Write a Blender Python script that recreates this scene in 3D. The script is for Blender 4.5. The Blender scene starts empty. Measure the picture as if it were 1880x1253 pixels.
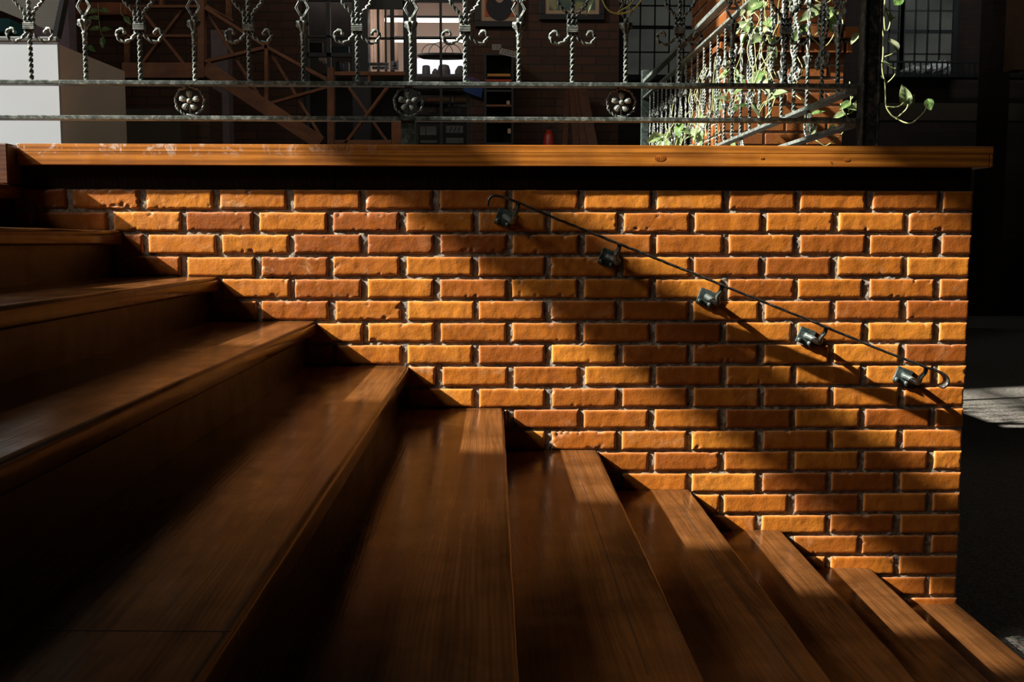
import bpy, math, random
import numpy as np
from mathutils import Vector, Matrix, noise as mnoise
rnd = random.Random(7)
C = bpy.context.scene.collection
SC = bpy.context.scene

# ---------------------------------------------------------------- camera
F_PX, YAW, PIT, ROL = 1935.5, 0.02548, 0.09335, 0.00083
CX, CD, CZ = -0.0216, 3.51025, -0.17210
cy_, sy_ = math.cos(YAW), math.sin(YAW)
Fv = np.array([sy_*math.cos(PIT), cy_*math.cos(PIT), -math.sin(PIT)])
R0 = np.array([cy_, -sy_, 0.0]); U0 = np.cross(R0, Fv)
Rv = R0*math.cos(ROL)+U0*math.sin(ROL); Uv = -R0*math.sin(ROL)+U0*math.cos(ROL)
EYE = np.array([CX, -CD, CZ])
cam = bpy.data.cameras.new('camera'); camo = bpy.data.objects.new('camera', cam); C.objects.link(camo)
cam.sensor_width = 36.0; cam.lens = F_PX/1880*36.0; cam.clip_start = 0.02; cam.clip_end = 100
M = Matrix(((Rv[0], Uv[0], -Fv[0], EYE[0]), (Rv[1], Uv[1], -Fv[1], EYE[1]), (Rv[2], Uv[2], -Fv[2], EYE[2]), (0, 0, 0, 1)))
camo.matrix_world = M
SC.camera = camo
cam.dof.use_dof = False

def ray(x, y): return Fv+Rv*(x-940)/F_PX-Uv*(y-626.5)/F_PX
def P(x, y, Y):                      # point at depth Y seen at picture position x, y of the survey photo
    d = ray(x, y); t = (Y-EYE[1])/d[1]; return EYE+t*d
def PX(x, y, X):
    d = ray(x, y); t = (X-EYE[0])/d[0]; return EYE+t*d

# ---------------------------------------------------------------- light
SC.view_settings.view_transform = 'Standard'; SC.view_settings.look = 'None'
SC.view_settings.exposure = 0.0; SC.view_settings.gamma = 1.0; SC.view_settings.use_curve_mapping = False
w = bpy.data.worlds.new('world'); SC.world = w; w.use_nodes = True
w.node_tree.nodes['Background'].inputs[0].default_value = (0.75, 0.9, 1.0, 1)
w.node_tree.nodes['Background'].inputs[1].default_value = 0.0018
SUN = np.array([1.0, 0.25, -0.72])
def aim(o, d): o.rotation_euler = Vector(d).to_track_quat('-Z', 'Y').to_euler()
l = bpy.data.lights.new('sun', 'SUN'); l.energy = 16.0; l.angle = math.radians(0.95); l.color = (1.0, 0.96, 0.89)
o = bpy.data.objects.new('sun', l); C.objects.link(o); aim(o, SUN); o.location = (-6, -2, 5)
def area(name, loc, d, sx, sy, power, col):
    l = bpy.data.lights.new(name, 'AREA'); l.shape = 'RECTANGLE'; l.size = sx; l.size_y = sy; l.energy = power; l.color = col
    o = bpy.data.objects.new(name, l); C.objects.link(o); o.location = loc; aim(o, d); return o
# bright hazy sky round the sun, outside the window
area('window_skylight', (-8.0, -2.3, 6.0), SUN, 1.0, 2.2, 560, (1.0, 0.95, 0.88))
# unseen fill light added over the landing to lift the rooms behind the railing
area('landing_fill', (-0.5, 1.6, 3.6), (0, 1, -0.75), 3.5, 1.0, 20, (1.0, 0.86, 0.70))
area('stair_hall_fill', (-4.4, -3.0, 3.0), (1, 0.1, -0.75), 1.2, 1.2, 36, (1.0, 0.95, 0.88))  # unseen fill standing in for skylight on the nearer treads
area('hall_fill', (5.0, 4.0, 4.5), (0.0, 1, -0.5), 3.0, 1.5, 2.5, (1.0, 0.93, 0.85))  # unseen ambient fill added for the hall
area('side_hall_fill', (3.2, 2.2, 2.6), (-1, -0.25, -0.45), 1.0, 1.0, 2.5, (1.0, 0.88, 0.78))  # unseen fill added to brighten the shaded side of the white stand

# ---------------------------------------------------------------- materials
def node_mat(name):
    m = bpy.data.materials.new(name); m.use_nodes = True
    nt = m.node_tree; b = nt.nodes['Principled BSDF']; return m, nt, b
def N(nt, t, **k):
    n = nt.nodes.new(t)
    for a, v in k.items(): setattr(n, a, v)
    return n
def ramp(nt, fac, stops):
    r = N(nt, 'ShaderNodeValToRGB'); e = r.color_ramp.elements
    while len(e) < len(stops): e.new(0.5)
    for i, (p, c) in enumerate(stops): e[i].position = p; e[i].color = (*c, 1) if len(c) == 3 else c
    nt.links.new(fac, r.inputs[0]); return r.outputs[0]
def coords(nt, scale=(1, 1, 1), obj=False, loc=(0, 0, 0)):
    mp = N(nt, 'ShaderNodeMapping'); mp.inputs['Scale'].default_value = scale; mp.inputs['Location'].default_value = loc
    if obj: nt.links.new(N(nt, 'ShaderNodeTexCoord').outputs['Object'], mp.inputs[0])
    else: nt.links.new(N(nt, 'ShaderNodeNewGeometry').outputs['Position'], mp.inputs[0])
    return mp.outputs[0]
def noise(nt, vec, scale, detail=4, rough=0.55, dist=0.0):
    n = N(nt, 'ShaderNodeTexNoise'); n.inputs['Scale'].default_value = scale; n.inputs['Detail'].default_value = detail
    n.inputs['Roughness'].default_value = rough; n.inputs['Distortion'].default_value = dist
    nt.links.new(vec, n.inputs['Vector']); return n.outputs[0]
def bump(nt, b, h, strength, dist):
    n = N(nt, 'ShaderNodeBump'); n.inputs['Strength'].default_value = strength; n.inputs['Distance'].default_value = dist
    nt.links.new(h, n.inputs['Height']); nt.links.new(n.outputs[0], b.inputs['Normal']); return n
def mix(nt, f, a, b_, mode='MIX'):
    m = N(nt, 'ShaderNodeMix', data_type='RGBA', blend_type=mode)
    for i, v in ((0, f), (6, a), (7, b_)):
        if hasattr(v, 'links'): nt.links.new(v, m.inputs[i])
        else: m.inputs[i].default_value = v if i == 0 else (*v, 1)
    return m.outputs[2]
def math_(nt, op, a, b_):
    m = N(nt, 'ShaderNodeMath', operation=op)
    for i, v in ((0, a), (1, b_)):
        if hasattr(v, 'links'): nt.links.new(v, m.inputs[i])
        else: m.inputs[i].default_value = v
    return m.outputs[0]
def simple(name, col, rough=0.6, metal=0.0, var=0.15, scale=8.0, bmp=0.0, spec=0.5):
    m, nt, b = node_mat(name); v = coords(nt)
    n = noise(nt, v, scale)
    c = ramp(nt, n, [(0.3, tuple(x*(1-var) for x in col)), (0.7, tuple(min(1, x*(1+var)) for x in col))])
    nt.links.new(c, b.inputs['Base Color']); b.inputs['Roughness'].default_value = rough; b.inputs['Metallic'].default_value = metal
    b.inputs['Specular IOR Level'].default_value = spec
    if bmp: bump(nt, b, noise(nt, v, scale*12), bmp, 0.002)
    return m
def emissive(name, col, s):
    m, nt, b = node_mat(name); b.inputs['Base Color'].default_value = (*col, 1)
    b.inputs['Emission Color'].default_value = (*col, 1); b.inputs['Emission Strength'].default_value = s; return m

def mat_brick(name='glazed_brick', g=(1, 1, 1)):
    m, nt, b = node_mat(name); v = coords(nt)
    at = N(nt, 'ShaderNodeAttribute', attribute_name='tint')
    sp = N(nt, 'ShaderNodeSeparateColor'); nt.links.new(at.outputs['Color'], sp.inputs[0])
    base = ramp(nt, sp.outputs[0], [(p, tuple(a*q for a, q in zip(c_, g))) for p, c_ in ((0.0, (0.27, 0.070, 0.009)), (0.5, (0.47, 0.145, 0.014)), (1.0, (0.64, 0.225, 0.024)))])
    v2 = coords(nt, (1, 1, 0.35))
    blot = noise(nt, v2, 19, 6, 0.68, 0.5)
    c = mix(nt, math_(nt, 'MULTIPLY', ramp(nt, blot, [(0.40, (0, 0, 0)), (0.64, (1, 1, 1))]), 0.55), base, tuple(a*q for a, q in zip((0.27, 0.066, 0.009), g)))
    pale = ramp(nt, noise(nt, v, 9, 6, 0.7, 0.6), [(0.55, (0, 0, 0)), (0.72, (1, 1, 1))])
    c = mix(nt, math_(nt, 'MULTIPLY', pale, sp.outputs[1]), c, (0.62, 0.36, 0.17))
    # dusty mortar smear on chipped places and along the rim
    c = mix(nt, math_(nt, 'MULTIPLY', sp.outputs[2], 0.75), c, (0.50, 0.36, 0.24))
    speck = ramp(nt, noise(nt, v, 260, 2), [(0.70, (0, 0, 0)), (0.75, (1, 1, 1))])
    c = mix(nt, math_(nt, 'MULTIPLY', speck, 0.5), c, (0.75, 0.5, 0.3))
    nt.links.new(c, b.inputs['Base Color'])
    nt.links.new(ramp(nt, noise(nt, v, 30, 4), [(0.3, (0.30,)*3), (0.7, (0.6,)*3)]), b.inputs['Roughness'])
    h = math_(nt, 'ADD', noise(nt, v, 120, 6, 0.65), math_(nt, 'MULTIPLY', noise(nt, v, 28, 3), 1.6))
    bump(nt, b, h, 0.55, 0.0016)
    b.inputs['Specular IOR Level'].default_value = 0.35
    return m
def mat_mortar():
    m, nt, b = node_mat('sandy_mortar'); v = coords(nt)
    c = ramp(nt, noise(nt, v, 70, 6, 0.7), [(0.3, (0.16, 0.122, 0.085)), (0.7, (0.46, 0.39, 0.30))])
    nt.links.new(c, b.inputs['Base Color']); b.inputs['Roughness'].default_value = 0.95
    bump(nt, b, noise(nt, v, 160, 7, 0.75), 0.9, 0.004)
    return m
def mat_wood(name, dark, light, grain=(55, 2.2, 55), rough=(0.22, 0.42), smear=0.0, dist=3.0, coat=0.0, stain=0.5, rings=8.0, ringf=60.0, ringa=0.13, spec=0.5):
    """grain = how fast the figure changes along x, y, z"""
    m, nt, b = node_mat(name)
    v = coords(nt, grain)
    n1 = noise(nt, v, 1.0, 6, 0.6, 0.4)
    vs = coords(nt, (grain[0]/10, grain[1]/3.0, grain[2]/10))
    sxyz = N(nt, 'ShaderNodeSeparateXYZ'); nt.links.new(coords(nt), sxyz.inputs[0])
    lin = math_(nt, 'ADD', math_(nt, 'MULTIPLY', sxyz.outputs[0 if grain[0] > 10 else 2], ringf), math_(nt, 'MULTIPLY', noise(nt, vs, 1.0, 3, 0.5, 0.3), rings))
    wv = N(nt, 'ShaderNodeMath', operation='SINE'); nt.links.new(math_(nt, 'MULTIPLY', lin, 6.2832), wv.inputs[0])
    w1 = math_(nt, 'ADD', math_(nt, 'MULTIPLY', wv.outputs[0], ringa), n1)
    c = ramp(nt, w1, [(0.30, dark), (0.72, light)])
    vb = coords(nt)
    c = mix(nt, math_(nt, 'MULTIPLY', ramp(nt, noise(nt, vb, 5.0, 5, 0.6, 0.5), [(0.42, (0, 0, 0)), (0.68, (1, 1, 1))]), stain), c, tuple(x*0.45 for x in dark))
    # small dark dents
    dn = ramp(nt, noise(nt, vb, 30, 2), [(0.74, (0, 0, 0)), (0.78, (1, 1, 1))])
    c = mix(nt, math_(nt, 'MULTIPLY', dn, 0.7), c, (0.015, 0.010, 0.008))
    if smear:
        sx = N(nt, 'ShaderNodeSeparateXYZ'); nt.links.new(vb, sx.inputs[0])
        lf = ramp(nt, math_(nt, 'MULTIPLY', math_(nt, 'ADD', sx.outputs[0], 1.7), 0.5), [(0.0, (1, 1, 1)), (0.75, (0, 0, 0))])
        up = ramp(nt, sx.outputs[2], [(0.10, (0, 0, 0)), (0.125, (1, 1, 1))])
        s = ramp(nt, noise(nt, vb, 22, 6, 0.75, 1.0), [(0.52, (0, 0, 0)), (0.60, (1, 1, 1))])
        c = mix(nt, math_(nt, 'MULTIPLY', math_(nt, 'MULTIPLY', s, lf), math_(nt, 'MULTIPLY', up, smear)), c, (0.75, 0.62, 0.50))
    nt.links.new(c, b.inputs['Base Color'])
    nt.links.new(ramp(nt, noise(nt, vb, 11, 5, 0.7), [(0.3, (rough[0],)*3), (0.7, (rough[1],)*3)]), b.inputs['Roughness'])
    b.inputs['Specular IOR Level'].default_value = spec; b.inputs['Coat Weight'].default_value = coat; b.inputs['Coat Roughness'].default_value = 0.2
    bump(nt, b, math_(nt, 'ADD', w1, math_(nt, 'MULTIPLY', noise(nt, vb, 7, 3), 2.0)), 0.25, 0.0012)
    return m
def mat_iron(name, a, b2, c3):
    m, nt, b = node_mat(name); v = coords(nt)
    c = ramp(nt, noise(nt, v, 45, 7, 0.75, 0.5), [(0.36, a), (0.50, b2), (0.66, c3)])
    nt.links.new(c, b.inputs['Base Color']); b.inputs['Roughness'].default_value = 0.42; b.inputs['Metallic'].default_value = 0.25
    bump(nt, b, noise(nt, v, 140, 4), 0.35, 0.001)
    return m
def mat_brickwall(name, c1, c2, mort, sx, sz, swap=False):
    """flat far wall: procedural coursed brick"""
    m, nt, b = node_mat(name); geo = N(nt, 'ShaderNodeNewGeometry'); s = N(nt, 'ShaderNodeSeparateXYZ'); nt.links.new(geo.outputs['Position'], s.inputs[0])
    cb = N(nt, 'ShaderNodeCombineXYZ'); nt.links.new(s.outputs[1 if swap else 0], cb.inputs[0]); nt.links.new(s.outputs[2], cb.inputs[1])
    t = N(nt, 'ShaderNodeTexBrick'); nt.links.new(cb.outputs[0], t.inputs['Vector'])
    t.inputs['Color1'].default_value = (*c1, 1); t.inputs['Color2'].default_value = (*c2, 1); t.inputs['Mortar'].default_value = (*mort, 1)
    t.inputs['Scale'].default_value = 1.0; t.inputs['Brick Width'].default_value = sx; t.inputs['Row Height'].default_value = sz
    t.inputs['Mortar Size'].default_value = 0.006; t.inputs['Bias'].default_value = 0.0
    v = coords(nt); c = mix(nt, ramp(nt, noise(nt, v, 9, 5), [(0.35, (0, 0, 0)), (0.75, (0.5, 0.5, 0.5))]), t.outputs['Color'], tuple(x*0.4 for x in c1))
    nt.links.new(c, b.inputs['Base Color']); b.inputs['Roughness'].default_value = 0.8
    h = math_(nt, 'SUBTRACT', noise(nt, v, 60, 4), math_(nt, 'MULTIPLY', t.outputs['Fac'], 3.0)); bump(nt, b, h, 0.5, 0.004)
    return m
def mat_leaf():
    m, nt, b = node_mat('variegated_leaf'); v = coords(nt, (1, 1, 1))
    at = N(nt, 'ShaderNodeAttribute', attribute_name='tint'); sp = N(nt, 'ShaderNodeSeparateColor'); nt.links.new(at.outputs['Color'], sp.inputs[0])
    c = ramp(nt, noise(nt, v, 40, 4, 0.6, 0.8), [(0.40, (0.055, 0.13, 0.025)), (0.55, (0.13, 0.23, 0.06)), (0.72, (0.42, 0.46, 0.24))])
    c = mix(nt, sp.outputs[0], c, (0.46, 0.48, 0.30))
    nt.links.new(c, b.inputs['Base Color']); b.inputs['Roughness'].default_value = 0.38
    b.inputs['Subsurface Weight'].default_value = 0.0
    tr = N(nt, 'ShaderNodeBsdfTranslucent'); nt.links.new(c, tr.inputs[0])
    ms = N(nt, 'ShaderNodeMixShader'); ms.inputs[0].default_value = 0.25
    nt.links.new(b.outputs[0], ms.inputs[1]); nt.links.new(tr.outputs[0], ms.inputs[2]); nt.links.new(ms.outputs[0], nt.nodes['Material Output'].inputs[0])
    return m

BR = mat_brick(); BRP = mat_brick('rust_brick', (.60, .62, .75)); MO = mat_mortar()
TREAD = mat_wood('varnished_tread_wood', (0.062, 0.0235, 0.0068), (0.168, 0.066, 0.0195), grain=(60, 1.8, 60), rough=(0.13, 0.26), spec=0.09, ringf=95.0, rings=14.0, ringa=0.06, stain=.62)
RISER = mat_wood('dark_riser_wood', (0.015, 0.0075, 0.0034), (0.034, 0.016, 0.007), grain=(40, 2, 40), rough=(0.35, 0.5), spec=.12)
BEAM = mat_wood('orange_beam_wood', (0.30, 0.092, 0.010), (0.58, 0.205, 0.026), grain=(2.2, 40, 60), rough=(0.3, 0.5), smear=0.95, stain=0.5, rings=7, ringf=45, ringa=.2)
KNOT = mat_wood('beam_knot_wood', (0.15, 0.038, 0.006), (0.40, 0.12, 0.016), grain=(60, 60, 60), ringf=160)
BLOCK = mat_wood('brown_block_wood', (0.065, 0.022, 0.009), (0.12, 0.042, 0.015), grain=(3, 40, 60), rough=(0.35, 0.5))
TIMBER = mat_wood('timber_stair_wood', (0.16, 0.055, 0.018), (0.30, 0.11, 0.036), grain=(6, 12, 6), rough=(0.45, 0.6), ringf=14, ringa=.05)
IRON = mat_iron('patinated_iron', (0.06, 0.075, 0.067), (0.19, 0.215, 0.19), (0.40, 0.42, 0.37))
IRONDK = mat_iron('green_black_iron', (0.018, 0.030, 0.026), (0.045, 0.065, 0.055), (0.15, 0.17, 0.15))
WHITE = simple('white_paint', (0.40, 0.43, 0.45), 0.5, var=0.03, scale=3)
HRM = mat_iron('black_handrail_iron', (0.010, 0.011, 0.010), (0.022, 0.024, 0.022), (0.12, 0.10, 0.08))
ARM = mat_iron('bracket_iron', (0.030, 0.045, 0.040), (0.085, 0.105, 0.095), (0.24, 0.26, 0.24))
RAILM = mat_iron('dark_rail_iron', (0.022, 0.032, 0.028), (0.07, 0.085, 0.072), (0.26, 0.28, 0.25))
BLACK = simple('black_frame', (0.012, 0.013, 0.014), 0.5, var=0.3)
DARKW = simple('dark_plaster', (0.035, 0.032, 0.028), 0.9, var=0.3, scale=3)
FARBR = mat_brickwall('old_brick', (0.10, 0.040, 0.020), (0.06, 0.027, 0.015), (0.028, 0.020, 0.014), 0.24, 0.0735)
PIERM = mat_brickwall('pier_brick', (0.50, 0.15, 0.025), (0.36, 0.10, 0.020), (0.25, 0.20, 0.16), 0.24, 0.075)

# ---------------------------------------------------------------- mesh helpers
class MB:
    def __init__(s): s.v = []; s.f = []
    def add(s, v, f):
        n = len(s.v); s.v += [tuple(map(float, p)) for p in v]; s.f += [tuple(i+n for i in q) for q in f]; return s
    def box(s, a, b):
        x0, y0, z0 = a; x1, y1, z1 = b
        return s.add([(x0, y0, z0), (x1, y0, z0), (x1, y1, z0), (x0, y1, z0), (x0, y0, z1), (x1, y0, z1), (x1, y1, z1), (x0, y1, z1)],
                     [(0, 3, 2, 1), (4, 5, 6, 7), (0, 1, 5, 4), (1, 2, 6, 5), (2, 3, 7, 6), (3, 0, 4, 7)])
    def prism(s, poly, axis, a, b):       # polygon in the other two axes, pushed along axis from a to b
        n = len(poly)
        def mk(p, t):
            q = [p[0], p[1]]; q.insert(axis, t); return q
        v = [mk(p, a) for p in poly]+[mk(p, b) for p in poly]
        f = [tuple(range(n))[::-1], tuple(range(n, 2*n))]+[(i, (i+1) % n, (i+1) % n+n, i+n) for i in range(n)]
        return s.add(v, f)
    def bar(s, p, q, wd, dp, ref=(0, 1, 0)):   # rectangular bar between two points; dp measured along ref
        p = np.array(p, float); q = np.array(q, float); t = q-p; t /= np.linalg.norm(t)
        r = np.array(ref, float); r = r-t*(r@t); r /= np.linalg.norm(r); u = np.cross(t, r)
        v = [c+u*a*wd/2+r*b_*dp/2 for c in (p, q) for a, b_ in ((-1, -1), (1, -1), (1, 1), (-1, 1))]
        return s.add(v, [(0, 3, 2, 1), (4, 5, 6, 7), (0, 1, 5, 4), (1, 2, 6, 5), (2, 3, 7, 6), (3, 0, 4, 7)])
    def sweep(s, pts, r, sec=None, sides=8, twist=0.0, ref=None, closed=False, step=None, rfn=None):
        pts = [np.array(p, float) for p in pts]
        if step: pts = resample(pts, step, closed)
        n = len(pts); out = []
        if sec is None: sec = [(math.cos(2*math.pi*i/sides), math.sin(2*math.pi*i/sides)) for i in range(sides)]
        k = len(sec); N0 = None; L = 0
        for i in range(n):
            if closed: t = pts[(i+1) % n]-pts[i-1]
            else: t = pts[min(i+1, n-1)]-pts[max(i-1, 0)]
            t = t/(np.linalg.norm(t)+1e-12)
            if ref is not None: B = np.array(ref, float); B = B-t*(B@t); B /= np.linalg.norm(B); Nn = np.cross(B, t)
            else:
                if N0 is None:
                    a = np.array([0, 1, 0.]) if abs(t[1]) < 0.9 else np.array([1, 0, 0.]); Nn = a-t*(a@t)
                else: Nn = N0-t*(N0@t)
                Nn /= np.linalg.norm(Nn); N0 = Nn; B = np.cross(t, Nn)
            if i: L += np.linalg.norm(pts[i]-pts[i-1])
            a = twist*L; ca, sa = math.cos(a), math.sin(a); rr = r*(rfn(i/(n-1)) if rfn else 1)
            for (x, y) in sec:
                X = x*ca-y*sa; Y = x*sa+y*ca; out.append(pts[i]+Nn*X*rr+B*Y*rr)
        f = []
        for i in range(n if closed else n-1):
            a = i*k; b = ((i+1) % n)*k
            f += [(a+j, a+(j+1) % k, b+(j+1) % k, b+j) for j in range(k)]
        if not closed: f += [tuple(range(k))[::-1], tuple(range((n-1)*k, n*k))]
        return s.add(out, f)
    def lathe(s, prof, c=(0, 0, 0), sides=16, mod=None):       # prof: (radius, z)
        v = []; 
        for (r, z) in prof:
            for j in range(sides):
                a = 2*math.pi*j/sides; m = mod(a, z) if mod else 1
                v.append((c[0]+r*m*math.cos(a), c[1]+r*m*math.sin(a), c[2]+z))
        f = []
        for i in range(len(prof)-1):
            a = i*sides; b = a+sides; f += [(a+j, a+(j+1) % sides, b+(j+1) % sides, b+j) for j in range(sides)]
        f += [tuple(range(sides))[::-1], tuple(range((len(prof)-1)*sides, len(prof)*sides))]
        return s.add(v, f)
    def sphere(s, c, r, sides=10, sq=(1, 1, 1)):
        prof = [(math.sin(math.pi*i/6)*r+1e-5, -math.cos(math.pi*i/6)*r) for i in range(7)]
        n = len(s.v); s.lathe(prof, (0, 0, 0), sides)
        for i in range(n, len(s.v)): p = s.v[i]; s.v[i] = (c[0]+p[0]*sq[0], c[1]+p[1]*sq[1], c[2]+p[2]*sq[2])
        return s
    def build(s, name, mat, parent=None, smooth=False, bevel=0.0, tint=None):
        me = bpy.data.meshes.new(name); me.from_pydata(s.v, [], s.f); me.materials.append(mat)
        if smooth: me.shade_smooth()
        if tint is not None:
            ca = me.color_attributes.new('tint', 'FLOAT_COLOR', 'POINT'); ca.data.foreach_set('color', np.asarray(tint, dtype=np.float32).ravel())
        me.validate(); me.update()
        ob = bpy.data.objects.new(name, me); C.objects.link(ob)
        if parent is not None: ob.parent = parent
        if bevel:
            b = ob.modifiers.new('bevel', 'BEVEL'); b.width = bevel; b.segments = 2; b.limit_method = 'ANGLE'; b.angle_limit = math.radians(50)
        return ob
def resample(pts, step, closed=False):
    P_ = pts+[pts[0]] if closed else pts
    # smooth (Catmull-Rom) then even steps
    out = []
    n = len(P_)
    for i in range(n-1):
        p0 = P_[i-1] if i else (P_[-2] if closed else 2*P_[0]-P_[1]); p1, p2 = P_[i], P_[i+1]; p3 = P_[i+2] if i+2 < n else (P_[1] if closed else 2*P_[-1]-P_[-2])
        m = max(2, int(np.linalg.norm(p2-p1)/step*2))
        for k in range(m):
            t = k/m; out.append(0.5*((2*p1)+(-p0+p2)*t+(2*p0-5*p1+4*p2-p3)*t*t+(-p0+3*p1-3*p2+p3)*t**3))
    out.append(P_[-1])
    d = [0]
    for i in range(1, len(out)): d.append(d[-1]+np.linalg.norm(out[i]-out[i-1]))
    m = max(2, int(d[-1]/step)+1); A = np.array(out); q = np.linspace(0, d[-1], m)
    R = np.stack([np.interp(q, d, A[:, k]) for k in range(3)], 1)
    return [r for r in (R[:-1] if closed else R)]
def empty(name, loc, label, cat, group=None, rz=0):
    e = bpy.data.objects.new(name, None); C.objects.link(e); e.location = loc; e.rotation_euler = (0, 0, rz); e.empty_display_size = 0.05
    return tag(e, label, cat, group)
def tag(o, label, cat, group=None, kind=None):
    o['label'] = label; o['category'] = cat
    if group: o['group'] = group
    if kind: o['kind'] = kind
    return o
def structure(o, label=None, cat=None):
    o['kind'] = 'structure'
    if label: o['label'] = label
    if cat: o['category'] = cat
    return o
def shift(mb, d):        # mesh coordinates relative to an empty standing at d
    mb.v = [(x-d[0], y-d[1], z-d[2]) for x, y, z in mb.v]; return mb
def copy_tree(o, parent=None):
    c = o.copy(); C.objects.link(c)
    if parent is not None: c.parent = parent
    for ch in list(o.children): copy_tree(ch, c)
    return c

# ================================================================ brick side wall of the stair
def hsh(ix, iz, s):
    h = (ix.astype(np.int64)*374761393+iz.astype(np.int64)*668265263+s*974634541) & 0xffffffff
    h = ((h ^ (h >> 13))*1274126177) & 0xffffffff
    return ((h ^ (h >> 16)) & 0xffff)/65535.0
def vn(x, z, sc, seed=0):
    x = np.asarray(x)*sc; z = np.asarray(z)*sc; ix = np.floor(x); iz = np.floor(z); fx = x-ix; fz = z-iz
    fx = fx*fx*(3-2*fx); fz = fz*fz*(3-2*fz)
    a = hsh(ix, iz, seed); b = hsh(ix+1, iz, seed); c = hsh(ix, iz+1, seed); d = hsh(ix+1, iz+1, seed)
    return (a*(1-fx)+b*fx)*(1-fz)+(c*(1-fx)+d*fx)*fz
CH = 0.0735; XR = 1.608
def brick_wall():
    V = []; Fc = []; T = []; base = 0
    nr = random.Random(3)
    for row in range(1, 23):
        ztop = -(row-1)*CH; off = -1.3712+0.0004*row+(0.128 if row % 2 == 0 else 0.0)
        k = -7
        while True:
            x0 = off+0.24*k+nr.uniform(-.003, .003); x1 = x0+0.2185+nr.uniform(-.003, .002); k += 1
            if x0 > XR-0.04: break
            x1 = min(x1, XR+nr.uniform(-.003, .003)); 
            if x1-x0 < .05: continue
            z1 = ztop+nr.uniform(-.001, .001); z0 = z1-0.0625+nr.uniform(-.001, .001)
            if row == 0: z1 = 0.074
            yoff = .018 if row == 0 else 0.0
            sd = nr.randrange(10**6)
            vis = x1 > -1.75
            st = 0.0045 if vis else 0.02
            nx = max(4, int((x1-x0)/st)); nz = max(3, int((z1-z0)/st))
            # denser samples close to the rim
            def axis(a, b, n): 
                u = np.linspace(0, 1, n+1); e = np.array([0.0012, 0.003])/(b-a); return a+(b-a)*np.unique(np.concatenate([u, e, 1-e]))
            gx, gz = np.meshgrid(axis(x0, x1, nx), axis(z0, z1, nz)); 
            ex = np.minimum(gx-x0, x1-gx); ez = np.minimum(gz-z0, z1-gz); e = np.minimum(ex, ez)
            # rounded corners
            r = 0.0074; t = np.clip(1-e/r, 0, 1); y = r*(1-np.sqrt(1-t*t*0.98))*0.9
            und = (vn(gx, gz, 28, sd)-.5)*0.0014+(vn(gx, gz, 70, sd+1)-.5)*0.0008
            tilt = (gx-(x0+x1)/2)*nr.uniform(-.012, .012)+(gz-(z0+z1)/2)*nr.uniform(-.03, .03)
            rough = vn(gx, gz, 95, sd+2)*0.6+vn(gx, gz, 40, sd+3)*0.4
            worn = nr.random() ** 1.2*(1.1 if x0 < 0.3 else 0.75)
            chip = np.clip(rough-(0.62+0.22*(1-worn))-e*9+0.04, 0, 1)*np.clip(1-e/0.028, 0, 1)
            chipd = np.clip(chip*6, 0, 1)*0.0055
            y = y+und+tilt+chipd-0.0002+yoff
            # outline wander
            wx = (vn(gx, gz, 60, sd+4)-.5)*0.0022*np.clip(1-ex/.01, 0, 1); wz = (vn(gx, gz, 50, sd+5)-.5)*0.0022*np.clip(1-ez/.01, 0, 1)
            X = gx+wx; Z = gz+wz
            h, w_ = gx.shape
            pts = np.stack([X, y, Z], -1).reshape(-1, 3)
            idx = np.arange(h*w_).reshape(h, w_)
            q = np.stack([idx[:-1, :-1], idx[:-1, 1:], idx[1:, 1:], idx[1:, :-1]], -1).reshape(-1, 4)
            # skirt going back into the mortar
            ring = np.concatenate([idx[0, :], idx[1:, -1], idx[-1, -2::-1], idx[-2:0:-1, 0]])
            sk = pts[ring].copy(); sk[:, 1] = 0.03
            si = np.arange(len(ring))+h*w_
            nxt = np.roll(np.arange(len(ring)), -1)
            q2 = np.stack([ring, si, si[nxt], ring[nxt]], -1)
            tone = nr.random(); p_ = nr.random()**2*0.6*(1.5 if x0 < .2 else .7)
            rim = np.clip(1-e/0.004, 0, 1)*0.35+np.clip(chipd*260, 0, 1)*0.55
            col = np.ones((h*w_+len(ring), 4)); col[:, 0] = tone; col[:, 1] = min(1, p_); col[:h*w_, 2] = np.clip(rim.reshape(-1), 0, 1); col[h*w_:, 2] = 0.3
            V.append(pts); V.append(sk); Fc.append(q+base); Fc.append(q2+base); T.append(col); base += h*w_+len(ring)
    V = np.concatenate(V); Fc = np.concatenate(Fc); T = np.concatenate(T)
    return fast_mesh('wall_stairside', V, Fc, BR, T)
def fast_mesh(name, V, Fq, mat, T=None, smooth=True):
    me = bpy.data.meshes.new(name); me.vertices.add(len(V)); me.vertices.foreach_set('co', V.astype(np.float32).ravel())
    me.loops.add(len(Fq)*4); me.loops.foreach_set('vertex_index', Fq.astype(np.int32).ravel())
    me.polygons.add(len(Fq)); me.polygons.foreach_set('loop_start', np.arange(len(Fq), dtype=np.int32)*4)
    me.update(calc_edges=True); me.materials.append(mat)
    if smooth: me.shade_smooth()
    if T is not None:
        ca = me.color_attributes.new('tint', 'FLOAT_COLOR', 'POINT'); ca.data.foreach_set('color', T.astype(np.float32).ravel())
    ob = bpy.data.objects.new(name, me); C.objects.link(ob); return ob
wall = structure(brick_wall(), 'orange brick side wall of the wooden stair')
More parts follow.
